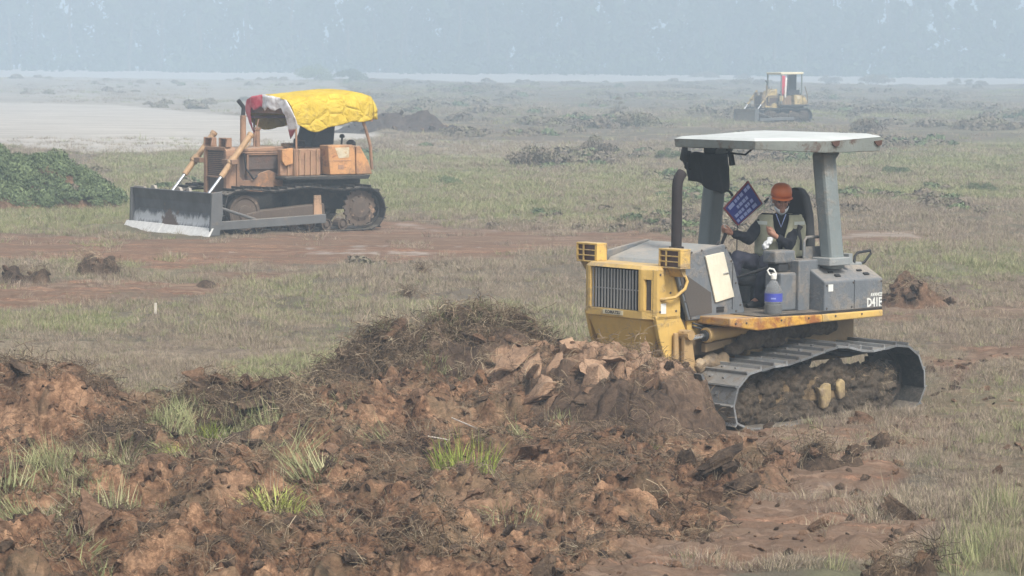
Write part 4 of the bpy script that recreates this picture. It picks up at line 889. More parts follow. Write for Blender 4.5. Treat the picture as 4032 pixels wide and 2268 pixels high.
ex = [(head, 0.098, (1.0, 0.80, 1.20), HM), (hp(0.015, 0, -0.06), 0.072, (1.05, 0.86, 1.0), HM), (hp(0.095, 0, -0.095), 0.030, (1, 1.1, 0.9), HM),
      (hp(0.105, 0, -0.022), 0.020, (0.9, 0.7, 1.5), HM), (hp(0.115, 0, -0.035), 0.014, (1, 1.1, 0.9), HM), (hp(0.088, 0, 0.018), 0.030, (0.6, 1.9, 0.35), HM),
      (hp(0.088, 0, -0.062), 0.022, (0.8, 1.3, 0.35), HM), (hp(0.088, 0, -0.076), 0.020, (0.8, 1.2, 0.35), HM)]
for s_ in (-1, 1): ex += [(hp(0.0, s_ * 0.084, -0.015), 0.026, (0.7, 0.35, 1.15), HM), (hp(0.075, s_ * 0.04, -0.035), 0.028, (0.7, 0.8, 0.7), HM)]
fused('body', chs, MT['skin'], pr, 0.0055, 3, ex)
eb = MB()
for s_ in (-1, 1):
    c_ = hp(0.083, s_ * 0.033, 0.002); eb.lathe([(0.004, 0.012), (0.012, 0.010), (0.013, 0.0)], c_, HF, 10)
eb.build('eye', MT['black'], pr)
fused('jacket', [[(hip + Vector((0, 0, 0.02)), 0.135), (chest, 0.135), (chest + Vector((0, 0, 0.10)), 0.105)], [(chest + Vector((0, 0, 0.12)), 0.085), (neck - Vector((0, 0, 0.02)), 0.062)],
                 [(chest + Vector((0, 0, 0.1)), 0.09), (shL, 0.070), (shL.lerp(elL, 0.5), 0.064), (elL, 0.056), (haL - dL * 0.07, 0.040)],
                 [(chest + Vector((0, 0, 0.1)), 0.09), (shR, 0.070), (shR.lerp(elR, 0.5), 0.066), (elR, 0.064), (haR - dR * 0.07, 0.046)]], MT['jacket'], pr, 0.012, 2, None, 0.03, 0.06)
fused('trousers', [[(hip - Vector((0, 0, 0.02)), 0.135), (hpL, 0.11), (hpL.lerp(knL, 0.5), 0.098), (knL, 0.080), (knL.lerp(anL, 0.5), 0.078), (anL, 0.064)], [(hpR, 0.11), (knR, 0.080), (anR, 0.064)], [(hpL, 0.11), (hpR, 0.11)]], MT['trousers'], pr, 0.013, 2, None, 0.03, 0.07)
for an in (anL, anR): MB().tube([an + Vector((-0.05, 0, -0.045)), an + Vector((0.03, 0, -0.035)), an + Vector((0.13, 0, -0.055)), an + Vector((0.18, 0, -0.06))], [0.035, 0.045, 0.042, 0.02], 10).build('shoe', MT['black'], pr)
# vest: two front panels and a back, open in a V
def vest_ring(k, n_=22):
    out = []
    for i in range(n_ + 1):
        a = R(-180 + (360) * i / n_); out.append(a)
    return out
vrows = []
for j in range(12):
    t = j / 11; z = 1.50 + 0.425 * t; row = []
    gap = R(4 + 20 * t ** 1.7)
    rx = 0.225 - 0.055 * t; ry = 0.262 if t < 0.8 else 0.262 - 0.05 * (t - 0.8) * 5
    for i in range(27):
        a = gap + (2 * math.pi - 2 * gap) * i / 26
        c_ = L(-0.445, 0.05, z) + FX * (rx * math.cos(a)) + SX * (ry * math.sin(a)); row.append(tuple(c_))
    vrows.append(row)
vo = sheet('vest', vrows, MT['vest'], pr, 0.012, 0.02, 0.05)
b = MB()
for s_ in (-1, 1):
    pts = []
    for i in range(5):
        a = s_ * R(32 + i * 9); pts.append(L(-0.445, 0.05, 1.84) + FX * (0.192 * math.cos(a)) + SX * (0.262 * math.sin(a)))
    for q0, q1 in zip(pts[:-1], pts[1:]): b.bar(q0, q1, 0.008, 0.035)
b.build('reflective_band', MT['reflect'], pr)
apron = []
for j in range(6):
    t = j / 5; apron.append([tuple(L(-0.43, 0.05, 1.53 - 0.06 * t) + FX * (0.15 + 0.07 * t + 0.012 * math.sin(i * 2)) + SX * (-0.16 + 0.03 * i)) for i in range(12)])
sheet('vest_hem', apron, MT['vest'], pr, 0.01, 0.02, 0.04)
fused('plastic_bag', [[(haL + Vector((0.02, -0.03, -0.04)), 0.03), (haL + Vector((0.05, -0.07, -0.12)), 0.035)]], MT['mask'], pr, 0.008, 1, None, 0.03, 0.03)
b = MB(); 
ring = []
for i in range(13):
    a = R(-95 + 190 * i / 12); ring.append(a * 0.72)
mrows = [[tuple(head + HF * (ff * math.cos(a) + sh_) + HS * (ss * math.sin(a)) + HU * (u0 + 0.035 * abs(math.sin(a)) ** 2)) for a in ring] for (ff, ss, u0, sh_) in ((0.102, 0.082, -0.085, 0.008), (0.108, 0.080, -0.105, 0.008), (0.100, 0.072, -0.13, 0.004), (0.06, 0.05, -0.15, 0.0))]
sheet('face_mask', mrows, MT['mask'], pr, 0.004, 0.006, 0.03)
b = MB(); seg = 24; hr = []
for k, (rr_, zz) in enumerate(((1.0, 0.0), (1.0, 0.35), (0.93, 0.62), (0.76, 0.84), (0.48, 0.97), (0.16, 1.02))):
    hr.append([tuple(hp(0.000, 0, 0.045) + HM @ Vector((0.125 * rr_ * math.cos(2 * math.pi * i / seg), 0.108 * rr_ * math.sin(2 * math.pi * i / seg), 0.125 * zz))) for i in range(seg)])
fs = [(j * seg + i, j * seg + (i + 1) % seg, (j + 1) * seg + (i + 1) % seg, (j + 1) * seg + i) for j in range(5) for i in range(seg)] + [tuple(range(5 * seg, 6 * seg))]
b.add([v for r_ in hr for v in r_], fs, True)
br = []
for i in range(13):
    a = R(-75 + 150 * i / 12); br.append((hp(0, 0, 0.045) + HM @ Vector((0.120 * math.cos(a), 0.105 * math.sin(a), 0)), hp(0, 0, 0.025) + HM @ Vector((0.165 * math.cos(a), 0.118 * math.sin(a), 0))))
b.add([v for pr_ in br for v in pr_], [(2 * i, 2 * i + 1, 2 * i + 3, 2 * i + 2) for i in range(12)], True)
ho = b.build('helmet', MT['helmet'], pr); s = ho.modifiers.new('thick', 'SOLIDIFY'); s.thickness = 0.006
MB().tube([hp(0, -0.13, 0.02), hp(-0.02, -0.165, -0.03)], [0.008, 0.016], 6).build('helmet_strap', MT['black'], pr)
MB().tube([L(-0.45, 0.05, 1.93) + FX * 0.10 - SX * 0.05, L(-0.45, 0.05, 1.80) + FX * 0.165 + SX * 0.0, L(-0.45, 0.05, 1.93) + FX * 0.10 + SX * 0.05], 0.006, 6).build('lanyard', MT['blue_txt'], pr)

# ------------------------------------------------------------------ the parked orange dozer with the yellow tarpaulin (and, plainer, the far one)
def old_dozer(root, far=False):
    Y = MT['far_yellow'] if far else MT['m_orange']; YC = MT['far_yellow'] if far else MT['m_orange_clean']; Bn = MT['far_brown'] if far else MT['m_brown']
    # blade
    b = MB(); prf = [(2.44, 0.10), (2.40, 0.25), (2.37, 0.45), (2.38, 0.65), (2.44, 0.86), (2.40, 0.87), (2.33, 0.65), (2.32, 0.45), (2.35, 0.25), (2.39, 0.10)]
    bw_ = 1.15 if far else 1.66
    b.prism(prf, -bw_, bw_); bl = b.build('blade', MT['far_brown'] if far else MT['m_blade'], root)
    if not far: MB().prism([(2.60, -0.03), (2.475, 0.17), (2.44, 0.17), (2.55, -0.03)], -1.84, -0.30).prism([(2.595, -0.03), (2.475, 0.16), (2.44, 0.16), (2.55, -0.03)], -0.295, 0.36).prism([(2.60, -0.03), (2.475, 0.17), (2.44, 0.17), (2.55, -0.03)], 0.365, 1.74).build('cutting_edge', MT['m_edge'], bl, 0.006)
    MB().prism([(2.52, 0.02), (2.47, 0.87), (2.24, 0.90), (2.22, 0.45), (2.30, 0.02)], bw_ + 0.005, bw_ + 0.07).prism([(2.48, 0.02), (2.45, 0.87), (2.26, 0.88), (2.26, 0.45), (2.30, 0.02)], -bw_ - 0.07, -bw_ - 0.005).build('end_plate', MT['m_steel'], bl, 0.01)
    MB().box(2.20, 2.33, -bw_ * 0.9, bw_ * 0.9, 0.35, 0.55).box(2.18, 2.33, -1.2, -1.0, 0.15, 0.85).box(2.18, 2.33, 1.0, 1.2, 0.15, 0.85).build('blade_rib', MT['m_steel'], bl)
    if not far:
        lg = MB()
        for yy, a in ((-0.85, 0.10), (0.62, 0.07), (0.2, 0.12), (-1.45, 0.22)): lg.prism([(yy - a, 0.865), (yy + a, 0.865), (yy + a * 0.6, 0.93), (yy - a * 0.5, 0.94)] if a < 0.2 else [(yy - a, 0.865), (yy + a, 0.865), (yy + a, 0.895), (yy - a, 0.895)], 2.34, 2.40, 'x')
        lg.build('lug', plain('dusty_lug', (0.35, 0.32, 0.28), 0.9), bl)
    # push beams
    for sy in (1, -1):
        bm_ = MB(); y0, y1 = sorted((sy * 1.28, sy * 1.42)); bm_.prism([(2.22, 0.11), (1.97, 0.11), (-0.40, 0.19), (-0.40, 0.37), (1.97, 0.28), (2.22, 0.30)], y0, y1); bm_.build('push_beam', MT['m_steel'], root, 0.012)
        MB().tube([(2.28, sy * 1.30, 0.62), (1.25, sy * 1.33, 0.30)], 0.032, 8).build('brace_strut', MT['m_steel'], root)
        # hydraulic cylinders
        c_ = MB().tube([(1.70, sy * 0.75, 1.15), (1.015, sy * 0.75, 1.99)], 0.062, 12).tube([(1.49, sy * 0.75, 1.41), (1.40, sy * 0.75, 1.52)], 0.085, 12).tube([(1.03, sy * 0.75, 1.97), (0.99, sy * 0.75, 2.02)], 0.075, 10)
        c_.tube([(1.05, sy * 0.83, 1.88), (1.10, sy * 0.86, 1.80), (1.20, sy * 0.84, 1.72)], 0.014, 6)
        c_ = c_.build('lift_cylinder', MT['far_yellow'] if far else MT['m_tan'], root)
        MB().tube([(2.33, sy * 0.75, 0.42), (1.70, sy * 0.75, 1.15)], 0.032, 10).build('piston_rod', MT['chrome'], c_)
        MB().box(1.36, 1.52, *sorted((sy * 0.45, sy * 0.86)), 1.40, 1.50).build('cylinder_yoke', Y, root, 0.01)
    # radiator guard
    rg = MB()
    rg.box(1.18, 1.42, 0.36, 0.46, 0.78, 1.66); rg.box(1.18, 1.42, -0.46, -0.36, 0.78, 1.66)
    rg.prism([(-0.46, 1.661), (0.46, 1.661), (0.40, 1.74), (-0.40, 1.74)], 1.18, 1.42, 'x'); rg.box(1.18, 1.41, -0.36, 0.36, 1.10, 1.14); rg.box(1.18, 1.41, -0.36, 0.36, 0.76, 0.80)
    rg.build('radiator_guard', Bn, root, 0.012)
    MB().box(1.30, 1.36, -0.36, 0.36, 0.80, 1.10).box(1.32, 1.375, -0.36, 0.36, 1.14, 1.66).build('grille', MT['m_grille'], root)
    gb = MB().box(1.376, 1.384, -0.36, 0.36, 0, 0.008); gmesh = gb.mesh('grille_slat'); gmesh.materials.append(Bn)
    for k in range(12):
        o = bpy.data.objects.new('grille_slat', gmesh); C.objects.link(o); o.parent = root; o.location = (0, 0, 1.17 + k * 0.04)
    for y0, y1 in ((0.16, 0.46), (-0.46, -0.16)):
        br_ = MB().box(1.30, 1.42, y0, y0 + 0.03, 1.741, 1.93).box(1.28, 1.30, y0, y1, 1.741, 1.93).prism([(1.42, 1.741), (1.30, 1.741), (1.30, 1.93), (1.38, 1.93)], y1 - 0.03, y1).box(1.30, 1.40, y0 + 0.031, y1 - 0.031, 1.90, 1.925)
        br_.build('lamp_bracket', Bn, root, 0.006)
    # hood and engine side
    MB().prism([(1.19, 1.64), (1.19, 1.70), (0.05, 1.75), (0.05, 1.64)], -0.47, 0.47).box(0.05, 1.19, -0.47, 0.47, 1.60, 1.639).build('engine_hood', Bn, root, 0.02)
    MB().box(0.10, 1.17, -0.40, 0.40, 0.80, 1.60).build('engine_block', MT['m_grille'], root, 0.02)
    for sy in (1, -1):
        y0, y1 = sorted((sy * 0.405, sy * 0.47))
        MB().prism([(1.17, 0.86), (1.17, 1.595), (1.10, 1.595), (1.10, 1.14), (1.02, 1.05), (0.80, 1.06), (0.60, 1.20), (0.40, 1.26), (0.06, 1.12), (0.06, 0.90), (0.6, 0.80), (0.9, 0.80)], y0, y1).build('engine_side_plate', Y, root, 0.01)
        MB().box(0.12, 0.88, *sorted((sy * 0.402, sy * 0.44)), 1.28, 1.57).build('side_screen', MT['m_grille'], root)
        MB().prism([(0.88, 1.572), (0.12, 1.572), (0.12, 1.595), (0.88, 1.595)], y0, y1).box(0.885, 0.93, y0, y1, 1.14, 1.59).box(0.055, 0.11, y0, y1, 1.12, 1.59).build('screen_frame', Y, root)
    MB().tube([(1.02, 0.5, 1.62), (0.98, 0.52, 1.30), (0.80, 0.52, 1.08), (0.70, 0.5, 1.15)], 0.02, 6).build('hose', MT['black'], root)
    # exhaust and air pipe
    MB().tube([(0.745, 0, 1.70), (0.745, 0, 2.38)], 0.062, 12).build('exhaust_stack', Bn, root)
    MB().tube([(0.745, 0, 2.38), (0.735, 0, 2.55), (0.86, 0, 2.69)], 0.045, 10).build('exhaust_tip', MT['black'], root)
    MB().tube([(0.40, 0, 1.70), (0.40, 0, 2.10)], 0.055, 10).lathe([(0.075, 0.05), (0.075, 0)], (0.40, 0, 2.08), (0, 0, 1), 12).tube([(0.5, 0.02, 1.7), (0.47, 0.02, 2.0), (0.38, 0.02, 2.3)], 0.016, 6).build('air_pipe', Bn, root)
    # chassis, fenders, tank
    MB().box(-1.75, 0.03, -0.62, 0.62, 0.42, 1.05).box(0.031, 1.17, -0.38, 0.38, 0.42, 0.80).build('chassis', MT['shoe_dark'], root, 0.02)
    for sy in (1, -1):
        MB().prism([(0.30, 1.13), (0.30, 1.07), (-1.72, 1.06), (-1.78, 1.15)], *sorted((sy * 0.55, sy * 0.98))).build('fender', MT['shoe_dark'], root, 0.012)
        MB().prism([(-0.74, 1.77), (-1.34, 1.78), (-1.40, 1.72), (-1.42, 1.16), (-0.80, 1.16), (-0.76, 1.45)], *sorted((sy * 0.60, sy * 0.95))).build('side_box', YC, root, 0.02)
        if sy == 1:
            MB().box(-1.30, -0.86, 0.951, 0.958, 1.44, 1.455).box(-1.12, -0.98, 0.951, 0.957, 1.27, 1.36).build('box_seam', Bn, root)
            MB().prism([(-0.90, 1.72), (-1.25, 1.73), (-1.25, 1.52), (-1.0, 1.50)], 0.951, 0.956).build('worn_print', paint('flaked_white_print', (0.62, 0.56, 0.42), amt=0.5, dirt=(0.5, 0.33, 0.15), scale=9), root)
        MB().prism([(-1.43, 1.74), (-1.52, 1.76), (-1.74, 1.42), (-1.84, 1.16), (-1.44, 1.16)], *sorted((sy * 0.50, sy * 0.95))).build('rear_tank', YC, root, 0.02)
        MB().box(-0.70, 0.28, *sorted((sy * 0.60, sy * 0.72)), 1.14, 1.70).build('step_panel', Bn, root, 0.02)
        MB().prism([(0.28, 1.70), (0.02, 1.72), (0.02, 1.40), (0.20, 1.35), (0.28, 1.45)], *sorted((sy * 0.725, sy * 0.80))).build('lamp_housing', YC, root, 0.01)
    MB().box(-1.80, -0.72, -0.60, 0.60, 1.16, 1.72).build('rear_body', Bn, root, 0.02)
    b = MB()
    for k in range(6): b.box(-0.62 + k * 0.14, -0.58 + k * 0.14, 0.721, 0.75, 1.15, 1.68 - 0.03 * (k % 3))
    b.build('control_rod', paint('chipped_tan_rod', (0.36, 0.22, 0.13), amt=0.4), root)
    MB().tube([(-0.40, 0.55, 1.72), (-0.40, 0.55, 1.86), (-0.20, 0.55, 1.88), (-0.20, 0.55, 1.74)], 0.02, 6).tube([(-0.30, 0.3, 1.72), (-0.32, 0.3, 1.90)], 0.02, 6).build('control_lever', MT['black'], root)
    MB().tube([(-1.60, 0.1, 1.72), (-1.62, 0.1, 1.90)], 0.022, 6).lathe([(0.03, 0.08), (0.06, 0.04), (0.05, 0)], (-1.62, 0.1, 1.90), (0, 0, 1), 10).lathe([(0.04, 0.13), (0.10, 0.08), (0.10, 0)], (-1.62, 0.45, 1.74), (0, 0, 1), 12).build('filler_cap', MT['black'], root)
    # undercarriage
    ct = [(1.86, 0.40), (1.84, 0.70), (1.70, 0.85), (1.25, 0.90), (0.60, 0.86), (-0.08, 0.93), (-0.9, 0.86), (-1.5, 0.90), (-1.85, 0.78), (-2.01, 0.47), (-1.94, 0.20), (-1.74, 0.04), (-1.3, 0.01), (0.2, 0.0), (1.35, 0.0), (1.65, 0.10)]
    for sy in (1, -1):
        y0, y1 = sorted((sy * 0.70, sy * 1.20))
        track(root, ct, y0, y1, 0.205, MT['shoe_dark'], 0.065)
        yw = sorted((sy * 0.92, sy * 1.06))
        wheel_mb((1.32, 0.42), yw[0], yw[1], 0.36).build('idler_wheel', MT['m_frame'], root)
        sprocket_mb((-1.48, 0.46), yw[0], yw[1], 0.40, 19).build('drive_sprocket', MT['m_frame'], root)
        MB().prism([(1.45, 0.22), (1.30, 0.40), (0.95, 0.46), (-0.55, 0.58), (-0.60, 0.20)], *sorted((sy * 0.80, sy * 1.10))).build('track_frame', MT['m_frame'], root, 0.02)
        MB().prism([(-0.28, 0.75), (-0.45, 0.75), (-0.48, 0.32), (-0.28, 0.32)], *sorted((sy * 1.101, sy * 1.14))).build('frame_bracket', paint('tan_bracket', (0.45, 0.28, 0.17), amt=0.4), root, 0.01)
        for k in range(6): wheel_mb((1.0 - k * 0.40, 0.14), *sorted((sy * 0.9, sy * 1.12)), 0.12, 0.5, 14).build('track_roller', MT['m_frame'], root)
    # posts
    for sy in (1, -1):
        MB().tube([(-1.88, sy * 0.86, 1.25), (-1.84, sy * 0.86, 1.75), (-1.78, sy * 0.85, 1.95), (-1.66, sy * 0.82, 2.32)], 0.035, 8).build('roof_post', Bn, root)
        MB().tube([(-0.03, sy * 0.86, 1.14), (-0.02, sy * 0.84, 2.28)], 0.022, 8).build('roof_post', Bn, root)
    return root

md = empty('bulldozer', ((1075 - 2016) / 11025 * 58.5, 58.5, 0.0), math.pi + R(36))
tag(md, 'rusty orange bulldozer parked with a bright yellow tarpaulin over its roof and its blade down', 'bulldozer')
old_dozer(md)
# tarpaulin vault
rows_ = []
NA, NX = 25, 26
for j in range(NX):
    t = j / (NX - 1); x = 0.22 - 2.16 * t; row = []
    for i in range(NA):
        a = -1 + 2 * i / (NA - 1)
        hw = 0.93; top_ = 2.80 + 0.12 * min(1, t * 1.6) - 0.05 * max(0, t - 0.85) / 0.15
        side_z = 2.18 - 0.13 * math.sin(min(1, t / 0.5) * math.pi) + 0.20 * max(0, t - 0.45)
        if t > 0.93: hw = 0.93 - 0.10 * (t - 0.93) / 0.07; 
        c_ = math.copysign(min(1, abs(a) * 1.25) ** 1.3, a)
        y = hw * math.sin(c_ * math.pi / 2)
        k = abs(a)
        z = top_ - 0.09 * min(1, k / 0.6) ** 2 if k < 0.6 else top_ - 0.09 - (top_ - 0.09 - side_z) * ((k - 0.6) / 0.4) ** 1.15
        xx = x - 0.22 * (k ** 3) * (1 - t)
        row.append((xx, y, z + 0.018 * math.sin(x * 9 + a * 7) * (0.3 + k)))
    rows_.append(row)
tcv = sheet('tarpaulin_cover', rows_, MT['tarp'], md, 0.015, 0.09, 0.32)
sb_ = tcv.modifiers.new('finer', 'SUBSURF'); sb_.levels = 1; sb_.render_levels = 1
t_ = bpy.data.textures.new('tarp_creases', 'CLOUDS'); t_.noise_scale = 0.11; t_.noise_depth = 3; t_.noise_type = 'HARD_NOISE'
d2_ = tcv.modifiers.new('creases', 'DISPLACE'); d2_.texture = t_; d2_.strength = 0.012
for j_ in ():
    MB().tube([Vector(v) * 1.0 + Vector((0, 0.025 * (1 if v[1] > 0 else -1), 0.03)) for v in rows_[j_][1:-1]], 0.009, 5).build('tie_rope', MT['cloth_black'], md)
end_ = []
for j in range(6):
    t = j / 5; end_.append([(-1.94 - 0.10 * math.sin(t * math.pi) - 0.03 * t, v[1] * (1 - 0.05 * t), v[2] - (v[2] - 2.30) * t if v[2] > 2.30 else v[2]) for v in rows_[-1]])
sheet('tarpaulin_end', end_, MT['tarp'], md, 0.012, 0.05, 0.25)
fr_ = []
for j in range(7):
    t = j / 6; row = []
    for i, v in enumerate(rows_[0]):
        a = abs(-1 + 2 * i / (NA - 1)); dz = (0.30 + 0.05 * math.sin(i * 1.7)) * t
        inn = 1 - 0.30 * t * a
        row.append((v[0] + 0.02 + 0.03 * math.sin(i), v[1] * inn, v[2] - dz * (1 - 0.5 * a) - (0.14 * t * (a > 0.85))))
    fr_.append(row)
sheet('hanging_cloth', fr_, MT['sack'], md, 0.01, 0.06, 0.15)
MB().box(-1.85, 0.05, -0.84, -0.78, 2.30, 2.36).box(-1.85, 0.05, 0.78, 0.84, 2.30, 2.36).box(-0.02, 0.05, -0.84, 0.84, 2.42, 2.60).box(-1.9, -1.82, -0.86, 0.86, 2.26, 2.34).build('roof_frame', MT['m_brown'], md)
MB().prism([(-0.70, 1.72), (-1.30, 1.72), (-1.36, 2.35), (-0.95, 2.45), (-0.85, 2.0)], -0.45, 0.30).build('covered_seat', plain('navy_cover', (0.03, 0.038, 0.055), 0.85, var=0.3, scale=4, bd=0.02), md, 0.06)

fdD = 181.0
fdp = ((3048 - 2016) / 11025 * fdD, fdD, 0.05)
fd = empty('bulldozer', fdp, math.pi + R(30))
tag(fd, 'hazy distant yellow bulldozer with pale canopy and a red and white cloth at its cab', 'bulldozer')
old_dozer(fd, True)
MB().prism([(0.20, 3.06), (0.25, 3.20), (-1.55, 3.24), (-1.55, 3.10)], -0.82, 0.82).build('canopy', MT['roof_cream'], fd, 0.03)
for sx_, sy in ((0.15, 1), (0.15, -1), (-1.45, 1), (-1.45, -1)): MB().tube([(sx_, sy * 0.76, 1.2), (sx_, sy * 0.76, 3.12)], 0.05, 8).build('canopy_post', MT['post'], fd)
g = [[(0.12 - 0.05 * i, 0.79 , 3.0 - 0.16 * j) for i in range(6)] for j in range(9)]
fl = sheet('hung_cloth', g, MT['red_cloth'], fd, 0.01, 0.05, 0.2)
g = [[(-0.14 - 0.05 * i + 0.01 * j, 0.79, 2.85 - 0.16 * j) for i in range(4)] for j in range(9)]
sheet('hung_cloth', g, MT['white_cloth'], fd, 0.01, 0.05, 0.2)
MB().box(-1.52, -1.46, -0.70, 0.10, 1.8, 3.08).box(-1.3, -0.4, 0.70, 0.76, 1.75, 2.1).build('cab_screen', MT['cloth_black'], fd, 0.02)
MB().prism([(0.9, 1.7), (0.2, 1.75), (0.25, 2.15), (0.7, 2.0)], -0.45, 0.45).build('dashboard', MT['far_yellow'], fd, 0.03)
lumpy('caked_mud', MT['mud'], fd, [(1.2, 1.22, 0.45, 0.4, 0.12, 0.3), (0.4, 1.22, 0.35, 0.5, 0.12, 0.3), (-0.5, 1.22, 0.4, 0.5, 0.12, 0.3), (-1.3, 1.22, 0.45, 0.4, 0.12, 0.3), (1.8, 0.6, 0.4, 0.3, 0.7, 0.3)], 0.12)
# far driver
fo = Vector((-0.75, 0.0, 1.70)); c48, s48 = math.cos(R(30)), math.sin(R(30))
fp = empty('person', (fdp[0] - c48 * fo.x + s48 * fo.y, fdp[1] - s48 * fo.x - c48 * fo.y, fdp[2] + fo.z), math.pi + R(30))
tag(fp, 'dark silhouette of a driver seated under the pale canopy of the distant hazy bulldozer', 'person')
fused('body', [[((0, 0, 0.05), 0.14), ((0.0, 0, 0.45), 0.15), ((0, 0, 0.58), 0.10)], [((0, 0, 0.6), 0.055), ((0.01, 0, 0.70), 0.055)], [((0, 0.12, 0.52), 0.07), ((0.05, 0.24, 0.28), 0.05), ((0.30, 0.18, 0.25), 0.04)],
               [((0, -0.12, 0.52), 0.07), ((0.05, -0.24, 0.28), 0.05), ((0.30, -0.18, 0.25), 0.04)], [((0, 0.1, 0), 0.10), ((0.42, 0.12, 0.05), 0.07), ((0.45, 0.12, -0.35), 0.05)], [((0, -0.1, 0), 0.10), ((0.42, -0.12, 0.05), 0.07), ((0.45, -0.12, -0.35), 0.05)]],
      MT['jacket'], fp, 0.02, 2, [((0.01, 0, 0.80), 0.10, (1, 0.85, 1.2), None)])
MB().lathe([(0.16, 0), (0.11, 0.02), (0.10, 0.07), (0.05, 0.11)], (0.01, 0, 0.86), (0, 0, 1), 14).build('hat', MT['jacket'], fp)
# ------------------------------------------------------------------ vegetation and earth pieces
nrg = np.random.default_rng(11)
def hz(x, y): return float(height(np.array([x * 1.0]), np.array([y * 1.0]))[0])
def blades_mesh(name, n_, rad, h0, h1, wid, lean, mat, curl=0.5, seed=0, flat=False, segs=3):
    r_ = random.Random(seed); b = MB(); tint = []
    for k in range(n_):
        a = r_.uniform(0, 2 * math.pi); d = rad * math.sqrt(r_.random()); x, y = d * math.cos(a), d * math.sin(a)
        hh = r_.uniform(h0, h1) * (1 - 0.35 * d / rad); la = a + r_.uniform(-1.2, 1.2); ln = r_.uniform(0.1, 1) * lean
        w_ = wid * r_.uniform(0.6, 1.3); sx_, sy = -math.sin(la) * w_ / 2, math.cos(la) * w_ / 2
        tw = r_.uniform(-1.5, 1.5); sx_, sy = sx_ * math.cos(tw) - sy * math.sin(tw), sx_ * math.sin(tw) + sy * math.cos(tw)
        vs = []
        for j in range(segs + 1):
            t = j / segs; off = ln * (t ** (1 + curl)) * hh; z = hh * (t - (0.35 * ln * t * t if not flat else 0.8 * t * t)) - 0.01
            ww = (1 - 0.85 * t); px_, py_ = x + off * math.cos(la), y + off * math.sin(la)
            if j < segs: vs += [(px_ + sx_ * ww, py_ + sy * ww, z), (px_ - sx_ * ww, py_ - sy * ww, z)]
            else: vs.append((px_, py_, z))
        fs = [(2 * j, 2 * j + 1, 2 * j + 3, 2 * j + 2) for j in range(segs - 1)] + [(2 * segs - 2, 2 * segs - 1, 2 * segs)]
        b.add(vs, fs); tint += [r_.random()] * len(vs)
    me = bpy.data.meshes.new(name); me.from_pydata(b.v, [], b.f); me.materials.append(mat)
    at = me.attributes.new('tint', 'FLOAT', 'POINT'); at.data.foreach_set('value', tint); return me
def tangle_mesh(name, n_, rad, ln, wid, mat, seed=0, droop=0.4, vert=0.0):
    """curling dead stems and roots"""
    r_ = random.Random(seed); b = MB(); tint = []
    for k in range(n_):
        p_ = Vector((r_.gauss(0, rad), r_.gauss(0, rad), r_.uniform(0, rad * 0.5))); a = r_.uniform(0, 6.28); el = r_.uniform(-0.1, 0.9) + vert
        d = Vector((math.cos(a) * math.cos(el), math.sin(a) * math.cos(el), math.sin(el))); L_ = ln * r_.uniform(0.4, 1.2) / 4; w_ = wid * r_.uniform(0.6, 1.3); pts = [p_]
        for j in range(4):
            p_ = p_ + d * L_; pts.append(p_); d = (d + Vector((r_.gauss(0, 0.35), r_.gauss(0, 0.35), -droop + r_.gauss(0, 0.25)))).normalized()
        s_ = Vector((r_.gauss(0, 1), r_.gauss(0, 1), r_.gauss(0, 0.6))).normalized() * w_ / 2; vs = []
        for q in pts: vs += [tuple(q + s_), tuple(q - s_)]
        b.add(vs, [(2 * j, 2 * j + 1, 2 * j + 3, 2 * j + 2) for j in range(4)]); tint += [r_.random()] * len(vs)
    me = bpy.data.meshes.new(name); me.from_pydata(b.v, [], b.f); me.materials.append(mat)
    at = me.attributes.new('tint', 'FLOAT', 'POINT'); at.data.foreach_set('value', tint); return me
def leafball_mesh(name, n_, mat, leaf=0.12, seed=0, flatz=0.8):
    r_ = random.Random(seed); b = MB(); tint = []
    for k in range(n_):
        v = Vector((r_.gauss(0, 1), r_.gauss(0, 1), r_.gauss(0, 1))).normalized() * (0.55 + 0.45 * r_.random() ** 0.5)
        v.z = abs(v.z) * flatz if flatz < 1 else v.z
        nn = (v.normalized() + Vector((r_.gauss(0, .5), r_.gauss(0, .5), r_.gauss(0, .5)))).normalized(); u_ = nn.orthogonal().normalized(); q = nn.cross(u_)
        a = r_.uniform(0, 6.28); u2 = u_ * math.cos(a) + q * math.sin(a); q2 = nn.cross(u2); s_ = leaf * r_.uniform(0.6, 1.4)
        b.add([v - u2 * s_, v + q2 * s_ * 0.45, v + u2 * s_, v - q2 * s_ * 0.45], [(0, 1, 2, 3)]); tint += [r_.random()] * 4
    me = bpy.data.meshes.new(name); me.from_pydata(b.v, [], b.f); me.materials.append(mat)
    at = me.attributes.new('tint', 'FLOAT', 'POINT'); at.data.foreach_set('value', tint); return me
def chunk_mesh(name, mat, seed, flatz=0.6, pts=16, rough=0.08):
    r_ = random.Random(seed); bm = bmesh.new()
    for k in range(pts):
        v = Vector((r_.gauss(0, 1), r_.gauss(0, 1), r_.gauss(0, 1))).normalized() * r_.uniform(0.85, 1.05); bm.verts.new((v.x, v.y * 0.85, v.z * flatz))
    h_ = bmesh.ops.convex_hull(bm, input=bm.verts); bmesh.ops.delete(bm, geom=[g_ for g_ in h_['geom_interior'] if isinstance(g_, bmesh.types.BMVert)], context='VERTS')
    bmesh.ops.subdivide_edges(bm, edges=bm.edges, cuts=1, use_grid_fill=True); bmesh.ops.triangulate(bm, faces=bm.faces)
    for v in bm.verts: v.co *= 1 + r_.gauss(0, rough)
    me = bpy.data.meshes.new(name); bm.to_mesh(me); bm.free(); me.materials.append(mat); return me
_src = {}
